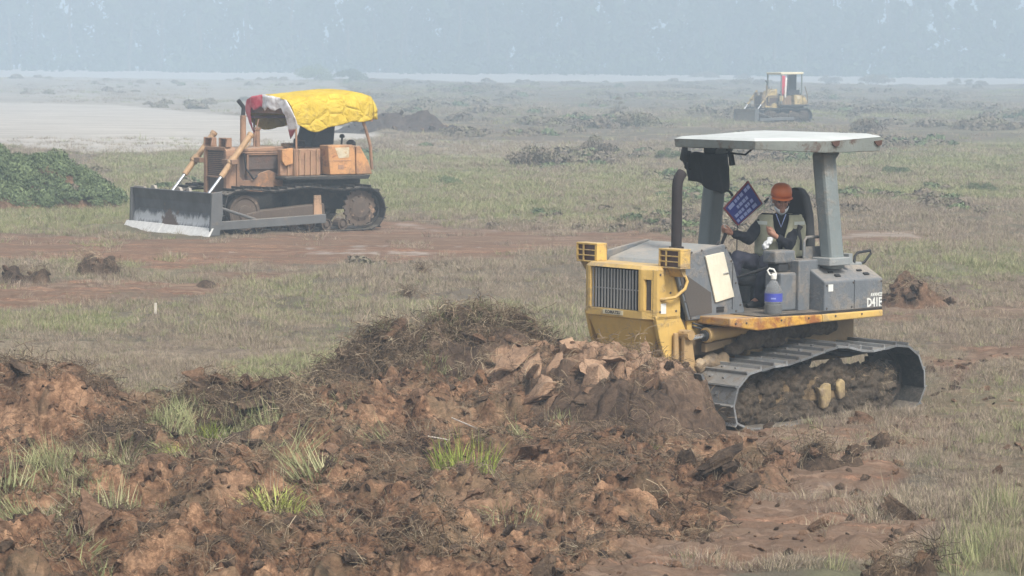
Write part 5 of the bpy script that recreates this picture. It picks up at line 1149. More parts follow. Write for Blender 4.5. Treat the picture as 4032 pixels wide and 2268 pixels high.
def scatter(name, P, rz, sc, meshes, label, tilt=0.0):
    """one object of kind stuff: geometry nodes instance the given meshes on measured points"""
    col = bpy.data.collections.new(name + '_kinds')
    for i, me in enumerate(meshes):
        o = bpy.data.objects.new('%s_kind' % name, me); col.objects.link(o)
    me = bpy.data.meshes.new(name); P = np.asarray(P, np.float32); me.vertices.add(len(P)); me.vertices.foreach_set('co', P.ravel())
    rot = np.stack([nrg.normal(0, tilt, len(P)) if tilt else np.zeros(len(P)), nrg.normal(0, tilt, len(P)) if tilt else np.zeros(len(P)), rz], -1).astype(np.float32)
    for nm, arr in (('rot', rot), ('scl', np.asarray(sc, np.float32))):
        at = me.attributes.new(nm, 'FLOAT_VECTOR', 'POINT'); at.data.foreach_set('vector', arr.ravel())
    at = me.attributes.new('idx', 'INT', 'POINT'); at.data.foreach_set('value', nrg.integers(0, len(meshes), len(P)).astype(np.int32))
    o = bpy.data.objects.new(name, me); C.objects.link(o); o['kind'] = 'stuff'; o['label'] = label
    g_ = bpy.data.node_groups.new(name + '_nodes', 'GeometryNodeTree')
    g_.interface.new_socket('Geometry', in_out='INPUT', socket_type='NodeSocketGeometry'); g_.interface.new_socket('Geometry', in_out='OUTPUT', socket_type='NodeSocketGeometry')
    gi = g_.nodes.new('NodeGroupInput'); go = g_.nodes.new('NodeGroupOutput'); ip = g_.nodes.new('GeometryNodeInstanceOnPoints'); ci = g_.nodes.new('GeometryNodeCollectionInfo')
    ci.inputs['Collection'].default_value = col; ci.inputs['Separate Children'].default_value = True; ci.inputs['Reset Children'].default_value = True
    def na(nm, ty):
        a = g_.nodes.new('GeometryNodeInputNamedAttribute'); a.data_type = ty; a.inputs['Name'].default_value = nm
        return [s for s in a.outputs if s.enabled and s.name == 'Attribute'][0]
    ip.inputs['Pick Instance'].default_value = True
    g_.links.new(gi.outputs[0], ip.inputs['Points']); g_.links.new(ci.outputs[0], ip.inputs['Instance']); g_.links.new(na('idx', 'INT'), ip.inputs['Instance Index'])
    e2 = g_.nodes.new('FunctionNodeEulerToRotation'); g_.links.new(na('rot', 'FLOAT_VECTOR'), e2.inputs[0]); g_.links.new(e2.outputs[0], ip.inputs['Rotation'])
    g_.links.new(na('scl', 'FLOAT_VECTOR'), ip.inputs['Scale']); g_.links.new(ip.outputs[0], go.inputs[0])
    md_ = o.modifiers.new('scatter', 'NODES'); md_.node_group = g_; return o

G_DRY = leaf_mat('dry_grass_blades', [(0.18, 0.14, 0.10), (0.34, 0.28, 0.20), (0.24, 0.215, 0.13), (0.48, 0.41, 0.30)])
G_MIX = leaf_mat('heath_blades', [(0.19, 0.145, 0.12), (0.31, 0.245, 0.20), (0.22, 0.195, 0.125), (0.44, 0.36, 0.275)])
G_GREEN = leaf_mat('green_blades', [(0.15, 0.17, 0.08), (0.29, 0.30, 0.145), (0.22, 0.24, 0.115), (0.42, 0.40, 0.23)])
G_BRIGHT = leaf_mat('fresh_blades', [(0.16, 0.21, 0.04), (0.34, 0.40, 0.085), (0.42, 0.42, 0.16)])
G_ROOT = leaf_mat('dead_root_fibres', [(0.06, 0.043, 0.03), (0.14, 0.10, 0.066), (0.25, 0.185, 0.12)])
G_STRAW = leaf_mat('straw_fibres', [(0.15, 0.115, 0.075), (0.28, 0.22, 0.145), (0.45, 0.37, 0.26)])
G_SHRUB = leaf_mat('shrub_leaves', [(0.07, 0.095, 0.05), (0.12, 0.16, 0.08), (0.19, 0.24, 0.12)])
G_SCRUB = leaf_mat('brown_scrub_leaves', [(0.12, 0.10, 0.08), (0.20, 0.165, 0.125), (0.17, 0.165, 0.10)])
G_TREE = leaf_mat('tree_leaves', [(0.03, 0.05, 0.03), (0.055, 0.085, 0.045)])

tuft_dry = [blades_mesh('dry_tuft', 34, 0.13, 0.05, 0.17, 0.006, 0.9, G_MIX, seed=s) for s in range(5)]
tuft_tall = [blades_mesh('tall_tuft', 40, 0.12, 0.16, 0.42, 0.008, 0.6, G_GREEN, seed=25 + s, segs=4) for s in range(3)] + [blades_mesh('tall_straw', 24, 0.12, 0.18, 0.45, 0.006, 0.7, G_DRY, seed=28 + s, segs=4) for s in range(2)]
tuft_green = [blades_mesh('green_tuft', 34, 0.12, 0.06, 0.19, 0.007, 0.8, G_GREEN, seed=20 + s) for s in range(4)]
tuft_straw = [blades_mesh('straw_tuft', 22, 0.10, 0.08, 0.26, 0.005, 0.9, G_DRY, seed=30 + s) for s in range(3)]
tangles = [tangle_mesh('root_tangle', 26, 0.06, 0.20, 0.005, G_ROOT, 40 + s) for s in range(4)]
straws = [tangle_mesh('straw_tangle', 18, 0.05, 0.24, 0.005, G_STRAW, 50 + s) for s in range(3)]
chunks = [chunk_mesh('clod', MT['dirt_red'], 60 + s, rnd.uniform(0.5, 0.85)) for s in range(6)] + [chunk_mesh('clod', MT['dirt_dark'], 70 + s, rnd.uniform(0.5, 0.85)) for s in range(5)]
slabs_ = [chunk_mesh('clod', MT['dirt_slab'] if s % 3 else MT['dirt_red'], 80 + s, rnd.uniform(0.3, 0.55), 13 + s, 0.055) for s in range(9)]

def sample(N_, d0, d1, pw=1.0, tmax=0.24):
    """points spread so that they look even in perspective; more of them near"""
    u_ = nrg.random(N_); d = d0 * (d1 / d0) ** u_ if pw == 0 else (d0 ** pw + (d1 ** pw - d0 ** pw) * u_) ** (1 / pw)
    t = nrg.uniform(-tmax, tmax, N_); return t * d, d
# mid field and verge grasses
x, y = sample(190000, 19.0, 130.0, 0)
ch_, ba_, pa_, gr_ = masks(x, y); patch = np.clip(0.5 + 0.9 * fbm(x * 0.7, y * 0.4, 4, 71), 0, 1); patch2 = np.clip(0.5 + 1.0 * fbm(x * 0.16, y * 0.07, 4, 72), 0, 1)
keep = nrg.random(len(x)) < np.clip(1.1 - ba_ * (0.8 + 0.7 * (1 - patch)) - 1.5 * ch_ - 1.0 * pa_, 0.0, 1) * (0.18 + 0.82 * patch)
mxl = -(x - (-4.993)) * math.cos(R(36)) - (y - 58.5) * math.sin(R(36)); myl = (x - (-4.993)) * math.sin(R(36)) - (y - 58.5) * math.cos(R(36))
keep &= ~((mxl > -2.3) & (mxl < 3.6) & (np.abs(myl) < 2.3) & (nrg.random(len(x)) < 0.9))
dry = nrg.random(len(x)) > np.clip(0.0 + 0.62 * gr_ + 0.9 * (patch2 - 0.5), 0.02, 0.85)
z = height(x, y); s0 = np.clip(y / 42.0, 0.75, 2.6) * (0.45 + 1.0 * patch) * nrg.uniform(0.7, 1.3, len(x)); sc = np.stack([s0, s0, np.minimum(s0, 0.9 + 0.25 * s0) * nrg.uniform(0.6, 1.25, len(x)) * 0.85], -1)
P = np.stack([x, y, z], -1); rz = nrg.uniform(0, 6.28, len(x))
k1 = keep & dry; k2 = keep & ~dry
scatter('dry_grass', P[k1], rz[k1], sc[k1], tuft_dry + tuft_straw[:1], 'low grey brown heath grass covering the field', 0.12)
scatter('green_grass', P[k2], rz[k2], sc[k2], tuft_green, 'patches of green grass between the heath and on the verge', 0.1)
xt, yt = sample(9000, 18.8, 34.0, 1.2, 0.22); ct, bt_, pt_, gt = masks(xt, yt); ut, vt = survey(xt, yt)
kt = (nrg.random(len(xt)) < 0.8 * gt * (1 - ct) * (1 - bt_) ** 3 * (bt_ < 0.2) * sstep(-0.3, 0.25, fbm(xt * 0.9, yt * 0.9, 3, 77))) & (ut > 1900)
st = nrg.uniform(0.45, 1.0, kt.sum()) * (0.55 + 0.45 * sstep(30, 21, yt[kt]))
scatter('tall_grass', np.stack([xt, yt, height(xt, yt)], -1)[kt], nrg.uniform(0, 6.28, kt.sum()), np.stack([st, st, st], -1), tuft_tall, 'tall green and straw coloured grass of the verge', 0.15)
# coarse far grass
x, y = sample(26000, 125.0, 455.0, 0)
ch_, ba_, pa_, gr_ = masks(x, y); keep = nrg.random(len(x)) < np.clip(1 - 1.3 * pa_, 0, 1) * (0.10 + 0.90 * sstep(-0.1, 0.25, fbm(x * 0.06, y * 0.02, 4, 75)))
x, y, gr_ = x[keep], y[keep], gr_[keep]; z = height(x, y); s0 = np.clip(y / 45.0, 2, 7) * nrg.uniform(0.7, 1.3, len(x)); sc = np.stack([s0, s0, 1.6 + s0 * 0.25 * nrg.random(len(x))], -1)
isg = nrg.random(len(x)) < 0.10 + 0.35 * gr_ + 0.8 * sstep(0.0, 0.4, fbm(x * 0.03, y * 0.012, 3, 76))
P = np.stack([x, y, z], -1); rz = nrg.uniform(0, 6.28, len(x))
scatter('far_dry_grass', P[~isg], rz[~isg], sc[~isg], tuft_dry, 'hazy far grass and weeds of the open field')
scatter('far_green_grass', P[isg], rz[isg], sc[isg], tuft_green, 'hazy green grass bands across the far field')

# rough weeds and scrub in banks across the middle and far field
weeds = [leafball_mesh('weed_clump', 150, G_SCRUB, 0.20, 150 + s, 0.7) for s in range(3)]; gweeds = [leafball_mesh('weed_clump_green', 150, G_SHRUB, 0.20, 160 + s, 0.7) for s in range(2)]
x, y = sample(60000, 48.0, 450.0, 0)
ch_, ba_, pa_, gr_ = masks(x, y); bank = fbm(x * 0.09, y * 0.030, 5, 85) + 0.35 * fbm(x * 0.5, y * 0.2, 3, 86)
keep = nrg.random(len(x)) < np.clip(1 - 1.6 * pa_ - 1.6 * ba_, 0, 1) * sstep(0.10, 0.42, bank) * 0.65
keep &= ~((np.abs(x + 5.0) < 4.5) & (np.abs(y - 58.5) < 6)) & ~((np.abs(x - fdp[0]) < 4.5) & (y > 170) & (y < 183))
x, y, gr_, bank = x[keep], y[keep], gr_[keep], bank[keep]; s0 = np.clip(y / 60, 0.9, 3.2) * nrg.uniform(0.08, 0.22, len(x)) * (0.6 + bank)
isg = nrg.random(len(x)) < 0.08 + 0.45 * gr_; P = np.stack([x, y, height(x, y) - 0.02], -1); rz = nrg.uniform(0, 6.28, len(x)); sc = np.stack([s0 * 1.5, s0 * 1.5, s0 * nrg.uniform(0.8, 1.6, len(x))], -1)
scatter('brown_scrub', P[~isg], rz[~isg], sc[~isg], weeds, 'low grey brown scrub and dead weeds in banks across the field', 0.2)
scatter('green_weeds', P[isg], rz[isg], sc[isg], gweeds, 'low green weeds mixed into the scrub of the field', 0.2)

# turned strip: crumbs, clods, roots, straw
x, y = sample(60000, 18.6, 33.5, 1.6, 0.21)
ch_, ba_, pa_, gr_ = masks(x, y); z = height(x, y)
lx_ = -(x - 2.39) * math.cos(R(42)) - (y - 28.5) * math.sin(R(42)); ly_ = (x - 2.39) * math.sin(R(42)) - (y - 28.5) * math.cos(R(42)); free = ~((np.abs(lx_) < 1.6) & (np.abs(ly_) < 1.3))
den = 0.5 + 0.5 * fbm(x * 1.3, y * 1.3, 2, 81)
k = free & (nrg.random(len(x)) < (0.55 * ch_ + 0.10 * ba_) * den); s0 = 0.014 + 0.065 * nrg.random(k.sum()) ** 3.0
P = np.stack([x, y, z + 0.004], -1)
scatter('soil_crumbs', P[k], nrg.uniform(0, 6.28, k.sum()), np.stack([s0 * nrg.uniform(0.8, 1.5, k.sum()), s0, s0 * nrg.uniform(0.6, 1.1, k.sum())], -1), chunks, 'crumbs and small clods of red brown earth on the turned strip', 0.6)
k = free & (nrg.random(len(x)) < 0.17 * ch_ * (0.3 + den)); s0 = nrg.uniform(0.5, 1.15, k.sum())
scatter('dead_roots', P[k], nrg.uniform(0, 6.28, k.sum()), np.stack([s0, s0, s0 * 0.8], -1), tangles, 'brown roots and dead stems tangled through the turned earth', 0.4)
k = free & (nrg.random(len(x)) < (0.018 * ch_ + 0.006 * ba_) * (0.1 + den)); s0 = nrg.uniform(0.5, 1.2, k.sum())
scatter('torn_straw', P[k], nrg.uniform(0, 6.28, k.sum()), np.stack([s0, s0, s0 * 0.8], -1), straws + tuft_straw, 'pale torn straw lying over the turned earth', 0.5)
pg = fbm(x * 0.8, y * 0.8, 3, 83)
k = free & (nrg.random(len(x)) < np.clip(ch_ * (0.05 * (pg > 0.22)) + 0.55 * ch_ * gr_ * (pg > 0.0), 0, 1) * (ba_ < 0.5)); s0 = nrg.uniform(0.6, 1.35, k.sum())
scatter('torn_grass', P[k], nrg.uniform(0, 6.28, k.sum()), np.stack([s0, s0, s0], -1), tuft_green + tuft_straw[:2] + tuft_tall[:1], 'torn green grass sods in the turned earth', 0.5)
# larger clods: single pieces of the ground
x, y = sample(2600, 18.8, 31.0, 1.4, 0.19); ch_, ba_, _, _ = masks(x, y)
lx_ = -(x - 2.39) * math.cos(R(42)) - (y - 28.5) * math.sin(R(42)); ly_ = (x - 2.39) * math.sin(R(42)) - (y - 28.5) * math.cos(R(42))
k = np.where((nrg.random(len(x)) < ch_ * 0.2 + ba_ * 0.03) & ~((np.abs(lx_) < 1.8) & (np.abs(ly_) < 1.5)))[0][:240]
zz = height(x, y)
for i in k:
    o = bpy.data.objects.new('clod', rnd.choice(chunks)); C.objects.link(o); o.parent = ground
    s0 = 0.05 + 0.13 * rnd.random() ** 2; o.location = (x[i], y[i], zz[i] + s0 * 0.15); o.rotation_euler = (rnd.uniform(-.7, .7), rnd.uniform(-.7, .7), rnd.uniform(0, 6.28)); o.scale = (s0 * rnd.uniform(1, 1.6), s0, s0 * rnd.uniform(0.7, 1.1))

# ------------------------------------------------------------------ heaps of earth
def pile(label, cx, cy, ext, hf, mat, step=0.028, clods=20, csize=(0.05, 0.14), roots=120, group=None, slab=0, slab_at=None, amp=1.0, name='dirt_pile', straw=0.3, green=0, slabattr=None):
    n_ = int(2 * ext[0] / step) + 1; m_ = int(2 * ext[1] / step) + 1
    X, Y_ = np.meshgrid(np.linspace(-ext[0], ext[0], n_) + cx, np.linspace(-ext[1], ext[1], m_) + cy)
    base = height(X, Y_, full=(cy < 40)); Hh = hf(X, Y_)
    env = sstep(0.0, 0.22, Hh)
    rel = clod_relief(X * 1.0, Y_ * 1.0 + 3.7, 1.0) * 0.85 + 0.05 * fbm(X * 9, Y_ * 9, 2, 91)
    Z = base * (1 - 0.6 * env) + Hh + amp * rel * env * 0.75 - 0.10 * (1 - env)
    X2 = X + amp * env * 0.09 * gnoise(X * 6 + 3, Y_ * 6 + Z * 5, 92); Y2 = Y_ + amp * env * 0.09 * gnoise(X * 6, Y_ * 6 + Z * 5 + 8, 93)
    b0 = hz(cx, cy)
    o = grid_obj(name, X2 - cx, Y2 - cy, Z - b0, mat, dict(slab=slabattr(X, Y_)) if slabattr else None, smooth=True); o.location = (cx, cy, b0)
    tag(o, label, 'dirt pile' if name == 'dirt_pile' else 'mound', group)
    on = np.argwhere(env > 0.6)
    for q in range(min(clods, len(on))):
        j, i = on[nrg.integers(len(on))]; c_ = bpy.data.objects.new('clod', rnd.choice(chunks)); C.objects.link(c_); c_.parent = o
        s0 = rnd.uniform(*csize); c_.location = (X2[j, i] - cx, Y2[j, i] - cy, Z[j, i] - b0 + s0 * 0.1); c_.rotation_euler = (rnd.uniform(-.8, .8), rnd.uniform(-.8, .8), rnd.uniform(0, 6.28)); c_.scale = (s0 * rnd.uniform(1, 1.5), s0, s0 * rnd.uniform(0.6, 1))
    if slab:
        for q in range(slab):
            for _t in range(60):
                j, i = on[nrg.integers(len(on))]
                if slab_at(X[j, i], Y_[j, i], Hh[j, i]): break
            c_ = bpy.data.objects.new('clod', rnd.choice(slabs_)); C.objects.link(c_); c_.parent = o; c_['label'] = 'tan slab of cut earth'
            gx = (Hh[j, min(i + 1, n_ - 1)] - Hh[j, i - 1]) / (2 * step); gy = (Hh[min(j + 1, m_ - 1), i] - Hh[j - 1, i]) / (2 * step)
            nn = Vector((-gx + rnd.gauss(0, .22), -gy + rnd.gauss(0, .22), 1)).normalized(); s0 = 0.09 + 0.13 * rnd.random()
            c_.location = (X2[j, i] - cx, Y2[j, i] - cy, Z[j, i] - b0 - 0.02); c_.rotation_euler = (nn.to_track_quat('Z', 'Y').to_matrix() @ Matrix.Rotation(rnd.uniform(0, 6.28), 3, 'Z')).to_euler(); c_.scale = (s0 * rnd.uniform(1, 1.6), s0, s0 * rnd.uniform(0.45, 0.9))
    if roots and len(on):
        sel = on[nrg.integers(0, len(on), roots)]; P_ = np.stack([X2[sel[:, 0], sel[:, 1]], Y2[sel[:, 0], sel[:, 1]], Z[sel[:, 0], sel[:, 1]]], -1); s0 = nrg.uniform(0.5, 1.25, roots); ks = nrg.random(roots) < straw
        PILE_PTS['root'].append((P_[~ks], s0[~ks])); PILE_PTS['straw'].append((P_[ks], s0[ks]))
        if green:
            top_ = sel[Hh[sel[:, 0], sel[:, 1]] > 0.62 * Hh.max()]
            P_ = np.stack([X2[top_[:, 0], top_[:, 1]], Y2[top_[:, 0], top_[:, 1]], Z[top_[:, 0], top_[:, 1]]], -1); PILE_PTS['green'].append((P_, nrg.uniform(0.4, 0.8, len(P_))))
    return o
PILE_PTS = dict(root=[], straw=[], green=[])
# A: the heap in front of the blade
def nl(X, Y_):
    return -(X - 2.39) * math.cos(R(42)) - (Y_ - 28.5) * math.sin(R(42)), (X - 2.39) * math.sin(R(42)) - (Y_ - 28.5) * math.cos(R(42))
def crackle(X, Y_):
    d1, d2, c_ = worley(X * 2.6 + 0.3 * gnoise(X * 3, Y_ * 3, 7), Y_ * 2.6, 21); e1, e2, c2 = worley(X * 6.5, Y_ * 6.5 + 0.2 * gnoise(X * 7, Y_ * 7, 8), 22)
    return 0.16 * c_ * sstep(0.0, 0.08, d2 - d1) - 0.09 * sstep(0.10, 0.0, d2 - d1) + 0.055 * c2 * sstep(0.0, 0.12, e2 - e1) - 0.03 * sstep(0.08, 0.0, e2 - e1)
def hA(X, Y_):
    lx, ly = nl(X, Y_)
    crest = 0.58 + 0.05 * np.sin(ly * 3.1) + 0.14 * sstep(-0.7, -1.4, ly) + 0.05 * sstep(0.6, 1.1, ly) - 0.22 * sstep(1.15, 1.6, ly)
    front = np.sqrt(np.clip(1 - (np.maximum(lx - 2.22, 0) / (0.92 + 0.12 * np.sin(ly * 2.3))) ** 2, 0.0, 1)); front = np.maximum(front, 0.30 * np.exp(-((lx - 2.9) / 0.5) ** 2)); back = sstep(1.86, 2.0, lx)
    side = sstep(1.80, 1.38, ly) * sstep(-2.1, -1.2, ly)
    return (crest + crackle(X, Y_) * sstep(-1.3, -0.5, ly) * (0.45 + 0.55 * sstep(2.25, 2.5, lx))) * front * back * side
cA = near_w(2.65, 0.0)
pile('heap of fresh tan and brown earth slabs piled in front of the pushing bulldozer', cA[0], cA[1], (2.2, 2.0), hA, MT['heap_earth'], 0.022, 40, (0.04, 0.10), 200, slab=34, amp=0.35, slabattr=lambda X, Y_: (lambda l: sstep(-1.1, -0.5, l[1]) * sstep(1.5, 1.0, l[1] + 0.3 * gnoise(X * 2, Y_ * 2, 5)) * sstep(3.25, 2.75, l[0] + 0.25 * l[1]))(nl(X, Y_)),
     slab_at=lambda X, Y_, H_: (lambda l: l[0] > 2.25 and l[1] > -0.9 and l[1] < 1.2 and H_ > 0.2)(nl(X, Y_)), straw=0.25)
# B: the larger heap beside it, grass and roots on top
bx_, by_ = plan(1190, 1010)
def hB(X, Y_):
    return 0.20 * blob(X, Y_, bx_ - 0.5, by_ - 0.35, 1.3, 0.55, 0, 3) + 0.27 * blob(X, Y_, bx_ - 0.02, by_ - 0.1, 0.42, 0.55, 0.2, 1.8) + 0.60 * blob(X, Y_, bx_ - 0.15, by_ - 0.25, 0.95, 0.7, 0.1, 2.4) * 0.6 + 0.34 * blob(X, Y_, bx_ + 0.75, by_ - 0.2, 0.7, 0.6) + 0.26 * blob(X, Y_, bx_ - 1.0, by_ - 0.1, 0.5, 0.5)
pile('tall heap of dark soil crowned with uprooted grass and roots beside the blade heap', bx_, by_, (2.0, 1.6), hB, MT['dirt_dark'], 0.026, 60, (0.05, 0.14), 900, straw=0.18, green=1)
# C, D: heaps on the rim of the turned strip
cx_, cy_ = plan(55, 1085); 
pile('red brown earth heap at the edge of the frame, rising above the turned strip', cx_, cy_, (1.3, 0.9), lambda X, Y_: 0.32 * blob(X, Y_, cx_, cy_, 0.70, 0.45, 0, 2.4) + 0.16 * blob(X, Y_, cx_ + 0.5, cy_, 0.4, 0.3), MT['dirt_red'], 0.03, 16, roots=130, straw=0.12)
dx_, dy_ = plan(640, 1105)
pile('long dark brown earth heap between the grass and the torn green sods', dx_, dy_, (1.5, 0.95), lambda X, Y_: 0.28 * blob(X, Y_, dx_ - 0.08, dy_, 0.45, 0.40, 0, 2.2) + 0.20 * blob(X, Y_, dx_ + 0.35, dy_ - 0.05, 0.42, 0.35) + 0.20 * blob(X, Y_, dx_ - 0.6, dy_ - 0.05, 0.35, 0.3), MT['dirt_dark'], 0.03, 26, roots=200)
ex_, ey_ = plan(290, 1150)
pile('low clump of dark earth with a hollow under it, close to the long heap', ex_, ey_, (0.9, 0.6), lambda X, Y_: 0.20 * blob(X, Y_, ex_, ey_, 0.40, 0.30, 0, 2.5), MT['dirt_dark'], 0.03, 10, roots=60)
fx_, fy_ = plan(2285, 765)
pile('brown earth heap behind the rear of the grey and yellow bulldozer', fx_, fy_, (1.0, 0.8), lambda X, Y_: 0.40 * blob(X, Y_, fx_, fy_, 0.32, 0.32, 0, 2.2) + 0.16 * blob(X, Y_, fx_ + 0.4, fy_, 0.3, 0.3), MT['dirt_red'], 0.035, 16, roots=60)
for (u_, v_, hh, rx, lab) in ((55, 718, 0.28, 0.38, 'low grey earth heap left of the split dark mound'), (240, 700, 0.30, 0.36, 'split dark earth mound on the bare soil below the parked bulldozer'), (1066, 696, 0.14, 0.22, 'small dark earth lump alone in the heath grass'),
                              (1035, 752, 0.13, 0.24, 'small reddish clod patch in the middle of the heath'), (2090, 1182, 0.16, 0.32, 'dark broken clods on the wheel track below the bulldozer track'), (2270, 1462, 0.22, 0.30, 'dark earth lump at the bottom edge among green grass'),
                              (540, 722, 0.10, 0.45, 'flat dark earth ridge on the bare strip')):
    px_, py_ = plan(u_, v_)
    pile(lab, px_, py_, (rx * 2.4, rx * 1.8), lambda X, Y_, px_=px_, py_=py_, hh=hh, rx=rx: hh * blob(X, Y_, px_ - rx * 0.3, py_, rx * 0.6, rx * 0.6, 0, 2.2) + hh * 0.8 * blob(X, Y_, px_ + rx * 0.7, py_, rx * 0.4, rx * 0.5, 0, 2.2), MT['dirt_dark'], 0.03 if py_ < 30 else 0.045, 8, (0.04, 0.09), 20, amp=0.6)
MT['spoil'] = soil_mat('dark_spoil', (0.03, 0.024, 0.022), (0.07, 0.055, 0.048), (0.13, 0.10, 0.085), 0.4)
gx_, gy_ = plan(1000, 336)
pile('long dark heap of spoil standing behind the parked orange bulldozer', gx_, gy_, (5.5, 2.5), lambda X, Y_: 0.70 * blob(X, Y_, gx_ + 1.3, gy_, 0.9, 1.0) + 0.55 * blob(X, Y_, gx_ - 1.2, gy_, 1.3, 1.0, 0, 2.6) + 0.45 * blob(X, Y_, gx_ + 0.3, gy_, 3.0, 1.2), MT['spoil'], 0.11, 20, (0.12, 0.25), 0)
# roots and grass stuck to the mud in the near track
tp = []
for k in range(170):
    lx_0, lz_0 = rnd.uniform(-1.1, 1.2), rnd.uniform(0.0, 0.42); tp.append(near_w(lx_0, 1.03, lz_0))
PILE_PTS['root'].append((np.array(tp[:120]), nrg.uniform(0.25, 0.5, 120))); PILE_PTS['straw'].append((np.array(tp[120:]), nrg.uniform(0.25, 0.5, 50)))
for key, ms_, lab in (('root', tangles, 'roots and dead stems hanging from the earth heaps'), ('straw', straws, 'pale straw strands sticking out of the earth heaps'), ('green', tuft_green[:2] + tangles[:3], 'uprooted grass on top of the tall heap')):
    P = np.concatenate([a for a, _ in PILE_PTS[key]]); s0 = np.concatenate([b for _, b in PILE_PTS[key]])
    scatter('heap_' + {'root': 'roots', 'straw': 'straw', 'green': 'grass'}[key], P, nrg.uniform(0, 6.28, len(P)), np.stack([s0, s0, s0], -1), ms_, lab, 0.7)

# ------------------------------------------------------------------ single plants, canes, stake
def plant(name, me, u_, v_, s_, label, cat, group=None, zs=None, lift=0.06):
    x_, y_ = plan_on(u_, v_); o = bpy.data.objects.new(name, me); C.objects.link(o); o.location = (x_, y_, hz(x_, y_) + lift); o.scale = (s_, s_, zs or s_); o.rotation_euler = (0, 0, rnd.uniform(0, 6)); tag(o, label, cat, group); return o
BT = [blades_mesh('grass_tuft', 170, 0.15, 0.16, 0.36, 0.008, 0.55, G_BRIGHT, seed=90 + s, segs=4) for s in range(3)]
plant('grass_tuft', BT[0], 1170, 1235, 1.6, 'bright yellow green grass tuft standing alone in the turned earth', 'grass tuft')
plant('grass_tuft', BT[1], 690, 1318, 1.5, 'bright green grass sod flopped over a dark hollow in the turned earth', 'grass tuft', zs=0.75)
plant('grass_tuft', BT[2], 545, 1125, 1.15, 'pale green grass tuft below the long dark heap', 'grass tuft', zs=0.7)
plant('grass_tuft', BT[0], 430, 1160, 0.8, 'pale green grass tuft beside the black clod', 'grass tuft', zs=0.6)
plant('grass_tuft', BT[1], 845, 955, 0.9, 'yellow green grass clump at the foot of the tall heap, by the heath', 'grass tuft', zs=0.7)
plant('grass_tuft', BT[2], 1640, 1165, 0.6, 'pale tuft of grass under the blade heap', 'grass tuft', zs=0.5)
def cane(u0, v0, u1, v1, label, r_=0.007):
    a = plan_on(u0, v0, 0.05); b_ = plan_on(u1, v1, 0.05); p0 = Vector((a[0], a[1], hz(*a) + 0.06)); p1 = Vector((b_[0], b_[1], hz(*b_) + 0.05)); m_ = (p0 + p1) / 2 
    tag(MB().tube([p0, m_, p1], [r_, r_ * 0.9, r_ * 0.5], 6).build('cane', MT['cane']), label, 'cane')
cane(1138, 1058, 1300, 1100, 'long bleached cane lying across the turned earth'); cane(1060, 1103, 1135, 1121, 'short bleached cane lying below the longer one', 0.007)
x_, y_ = plan(388, 800); tag(MB().bar((x_, y_, hz(x_, y_) - 0.05), (x_ + 0.004, y_, hz(x_, y_) + 0.15), 0.03, 0.02, (0, 1, 0)).build('stake', MT['wood_stake']), 'small pale wooden stake standing in the heath grass', 'stake')

# overgrown mound at the left and scrub of the field
mx_, my_ = plan(60, 528); mx_ -= 0.2
def hM(X, Y_): return 1.6 * blob(X, Y_, mx_ - 1.6, my_, 2.0, 1.6, 0, 2.3) + 0.75 * blob(X, Y_, mx_ + 1.1, my_, 1.0, 1.1, 0, 2.2)
mo = pile('overgrown green mound covered in low bushes at the edge of the field', mx_ - 0.8, my_, (4.2, 2.4), hM, MT['dirt_red'], 0.09, 0, roots=0, name='mound')
balls = [leafball_mesh('bush_leaves', 330, G_SHRUB, 0.11, 120 + s) for s in range(3)]; scrubs = [leafball_mesh('scrub_leaves', 240, G_SCRUB, 0.15, 130 + s) for s in range(3)]
P = []; 
for k in range(1500):
    X = mx_ - 0.8 + nrg.uniform(-3.8, 3.8); Y_ = my_ + nrg.uniform(-1.9, 1.7); hh = float(hM(np.array([X]), np.array([Y_]))[0])
    if hh > 0.12: P.append((X, Y_, hh * 0.97 + 0.02))
P = np.array(P); s0 = nrg.uniform(0.06, 0.30, len(P)) * (0.7 + 0.6 * nrg.random(len(P)))
scatter('mound_bushes', P, nrg.uniform(0, 6.28, len(P)), np.stack([s0, s0, s0 * nrg.uniform(0.6, 1.6, len(P))], -1), balls * 6 + scrubs[:1], 'dark green bushes growing all over the mound', 0.3)
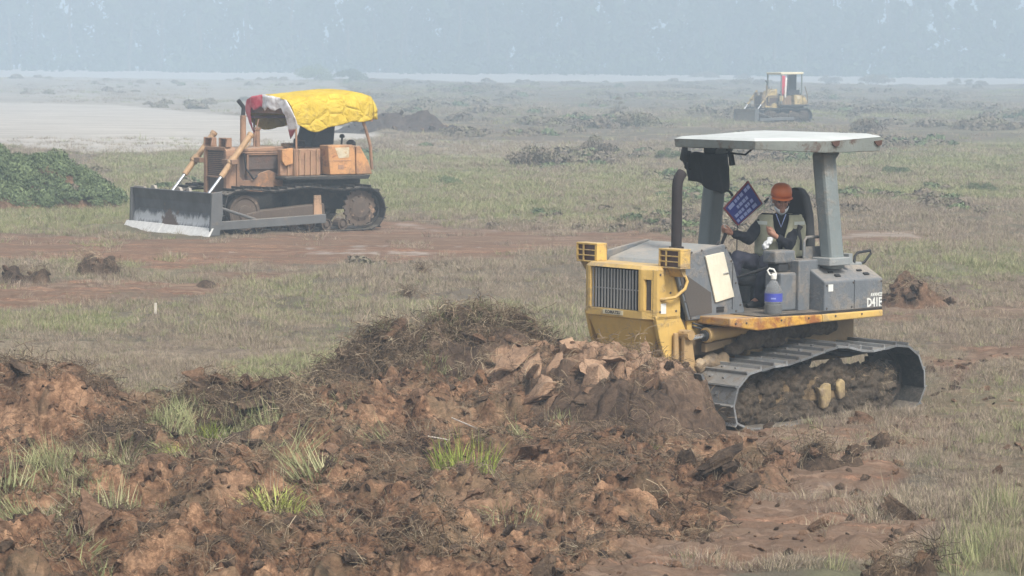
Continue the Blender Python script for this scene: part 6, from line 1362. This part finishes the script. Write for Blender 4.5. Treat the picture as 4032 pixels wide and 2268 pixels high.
def shrub(u_, v_, wpx, hpx, label, kinds, n_=14, cat='shrub'):
    """one shrub: a short stem and a crown of leaf clumps, sized from its height and width in the survey"""
    x_, y_ = plan(u_, v_); ww = wpx / K * y_ / 2; hh = hpx / K * y_; e = empty('shrub', (x_, y_, hz(x_, y_) - 0.03)); tag(e, label, cat, 'scrub of the far field')
    b = MB()
    for k in range(4): a = rnd.uniform(0, 6.28); b.tube([(0, 0, 0), (ww * 0.4 * math.cos(a), ww * 0.4 * math.sin(a), hh * 0.7)], [0.02 * hh + 0.005, 0.008], 5)
    b.build('stem', MT['bark'], e)
    vs = []; fs = []; ti = []; src = rnd.choice(kinds); bv = [v.co.copy() for v in src.vertices]; 
    for k in range(n_):
        cx = rnd.uniform(-1, 1); cz = rnd.random() * (1 - 0.6 * cx * cx); c_ = Vector((cx * ww * 0.8, rnd.uniform(-.6, .6) * ww * 0.7, cz * hh * 0.75)); q = max(0.12, rnd.uniform(0.25, 0.5)) * min(ww, hh * 1.3); b0 = len(vs); half = len(bv) // 2 // 4 * 4
        st0 = rnd.choice((0, half)); sub = bv[st0:st0 + half]
        vs += [tuple(c_ + v * q) for v in sub]; fs += [(b0 + 4 * i, b0 + 4 * i + 1, b0 + 4 * i + 2, b0 + 4 * i + 3) for i in range(half // 4)]; t0 = rnd.random(); ti += [min(1, max(0, t0 + rnd.uniform(-.3, .3))) for _ in sub]
    me = bpy.data.meshes.new('crown'); me.from_pydata(vs, [], fs); me.materials.append(src.materials[0]); at = me.attributes.new('tint', 'FLOAT', 'POINT'); at.data.foreach_set('value', ti)
    o = bpy.data.objects.new('crown', me); C.objects.link(o); o.parent = e; return e
SH = [(790, 226, 95, 40, 'broad hazy bush on the far rim above the yellow tarpaulin', 0), (880, 226, 80, 38, 'second broad hazy bush on the far rim, just right of the first', 0),
      (640, 212, 40, 16, 'low hazy bush on the far rim, over the red cloth of the parked bulldozer', 1), (1162, 207, 26, 30, 'slender hazy bush on the far rim, first after the tarpaulin', 1), (1212, 207, 34, 24, 'rounded hazy bush on the far rim beside the slender one', 1),
      (1300, 209, 60, 22, 'long low hazy bush in the middle of the far rim', 1), (1390, 210, 30, 18, 'small hazy bush on the far rim past the long low one', 1), (1440, 210, 60, 14, 'flat hazy bush on the far rim before the distant bulldozer', 1),
      (1765, 214, 80, 26, 'wide hazy bush on the far rim, left of the distant bulldozer', 1), (1860, 216, 50, 22, 'hazy bush directly behind the blade of the distant bulldozer', 1), (2085, 218, 55, 26, 'hazy bush on the far rim just past the distant bulldozer', 1),
      (2200, 220, 90, 24, 'second hazy bush on the far rim past the distant bulldozer', 1), (2420, 224, 120, 18, 'flat hazy bush near the far end of the rim', 1), (250, 200, 140, 24, 'long grey bush on the pale flats at the far rim', 1),
      (1550, 290, 45, 60, 'upright brownish bush in the open field before the distant bulldozer', 1), (1600, 320, 110, 45, 'brown scrub bush behind the flat canopy', 1), (1500, 385, 90, 55, 'grey brown bush beside the pale sand patch', 1),
      (1340, 418, 130, 52, 'large low brown bush at the near end of the pale sand patch', 1), (2180, 330, 90, 40, 'brown bush just behind the rear corner of the canopy', 1), (1680, 400, 70, 36, 'green bush left of the exhaust pipe', 0),
      (980, 305, 50, 18, 'brown bush above the long spoil heap', 1), (1120, 470, 90, 26, 'low green bush right of the parked bulldozer', 0), (2460, 470, 100, 24, 'low green bush in the grass far behind the canopy post', 0), (2250, 430, 80, 22, 'low dark bush in the grass beside the canopy post', 0)]
for (u_, v_, w1, h1, lab, kd) in SH: shrub(u_, v_, w1, h1, lab, scrubs if kd else balls, 12 if w1 < 60 else 22)

# ------------------------------------------------------------------ river woods in the haze
vs = []; fs = []; ti = []; TB = MB()
wr = np.random.default_rng(3)
def leaf_cloud(c_, rr_, n_):
    global vs, fs
    d = wr.normal(size=(n_, 3)); d /= np.linalg.norm(d, axis=1)[:, None]; p_ = c_ + d * (0.5 + 0.5 * wr.random((n_, 1)) ** 0.5) * rr_
    a = wr.normal(size=(n_, 3)); a /= np.linalg.norm(a, axis=1)[:, None]; b_ = np.cross(a, d); s_ = wr.uniform(0.5, 1.0, (n_, 1))
    q = np.stack([p_ - a * s_, p_ + b_ * s_ * 0.7, p_ + a * s_, p_ - b_ * s_ * 0.7], 1).reshape(-1, 3)
    base = sum(len(v) for v in vs); vs.append(q); fs.append(base + np.arange(n_ * 4).reshape(-1, 4)); ti.append(np.repeat(wr.random(n_), 4))
for row, (Yr, nT) in enumerate(((590, 86), (600, 86), (610, 82), (620, 80), (630, 74))):
    for k in range(nT):
        if wr.random() < (0.12 if k < nT * 0.55 else 0.24): continue
        X = -240 + 480 * (k + wr.uniform(-.4, .4)) / nT; Yt = Yr + wr.uniform(-5, 5)
        right = X / 150.0
        Ht = wr.uniform(25.5, 28.5) if right < 0.15 else wr.uniform(13, 25)
        z0 = 2.0; TB.tube([(X, Yt, z0 - 0.5), (X + wr.uniform(-1, 1), Yt, z0 + Ht * 0.4), (X + wr.uniform(-2, 2), Yt, z0 + Ht * 0.85)], [0.45, 0.3, 0.08], 6)
        for m_ in range(5):
            a = wr.uniform(0, 6.28); zz_ = z0 + Ht * wr.uniform(0.25, 0.7); TB.tube([(X, Yt, zz_), (X + 3 * math.cos(a), Yt + 3 * math.sin(a), zz_ + 2.2)], [0.16, 0.05], 5)
        for m_ in range(13):
            t = m_ / 12; zc_ = z0 + Ht * (0.04 + 0.94 * t); wd = 6.0 * math.sin(math.pi * min(1, 0.18 + 0.8 * t)) ** 0.6 * (0.72 if right > 0.2 else 1.0)
            leaf_cloud(np.array([X + wr.uniform(-.7, .7) * wd, Yt + wr.uniform(-.6, .6) * wd, zc_]), wr.uniform(1.2, 2.3) * (0.9 if right > 0.2 else 1.25), 60)
for k in range(240):
    X = wr.uniform(-250, 250); leaf_cloud(np.array([X, 578 + wr.uniform(-8, 4), 2.2 + wr.random() * 1.5]), wr.uniform(1.5, 4.5), 45)
vs = np.concatenate(vs); fs = np.concatenate(fs); ti = np.concatenate(ti)
me = bpy.data.meshes.new('woodland'); me.vertices.add(len(vs)); me.vertices.foreach_set('co', vs.astype(np.float32).ravel()); me.loops.add(fs.size); me.loops.foreach_set('vertex_index', fs.astype(np.int32).ravel())
me.polygons.add(len(fs)); me.polygons.foreach_set('loop_start', np.arange(0, fs.size, 4, dtype=np.int32)); me.update(calc_edges=True)
at = me.attributes.new('tint', 'FLOAT', 'POINT'); at.data.foreach_set('value', ti.astype(np.float32)); me.materials.append(G_TREE)
wd_ = bpy.data.objects.new('woodland', me); C.objects.link(wd_); tag(wd_, 'tall riverside woods fading to pale blue in the haze', None, None, 'stuff')
tb = TB.build('trunk', MT['bark'], wd_); tb['kind'] = 'stuff'
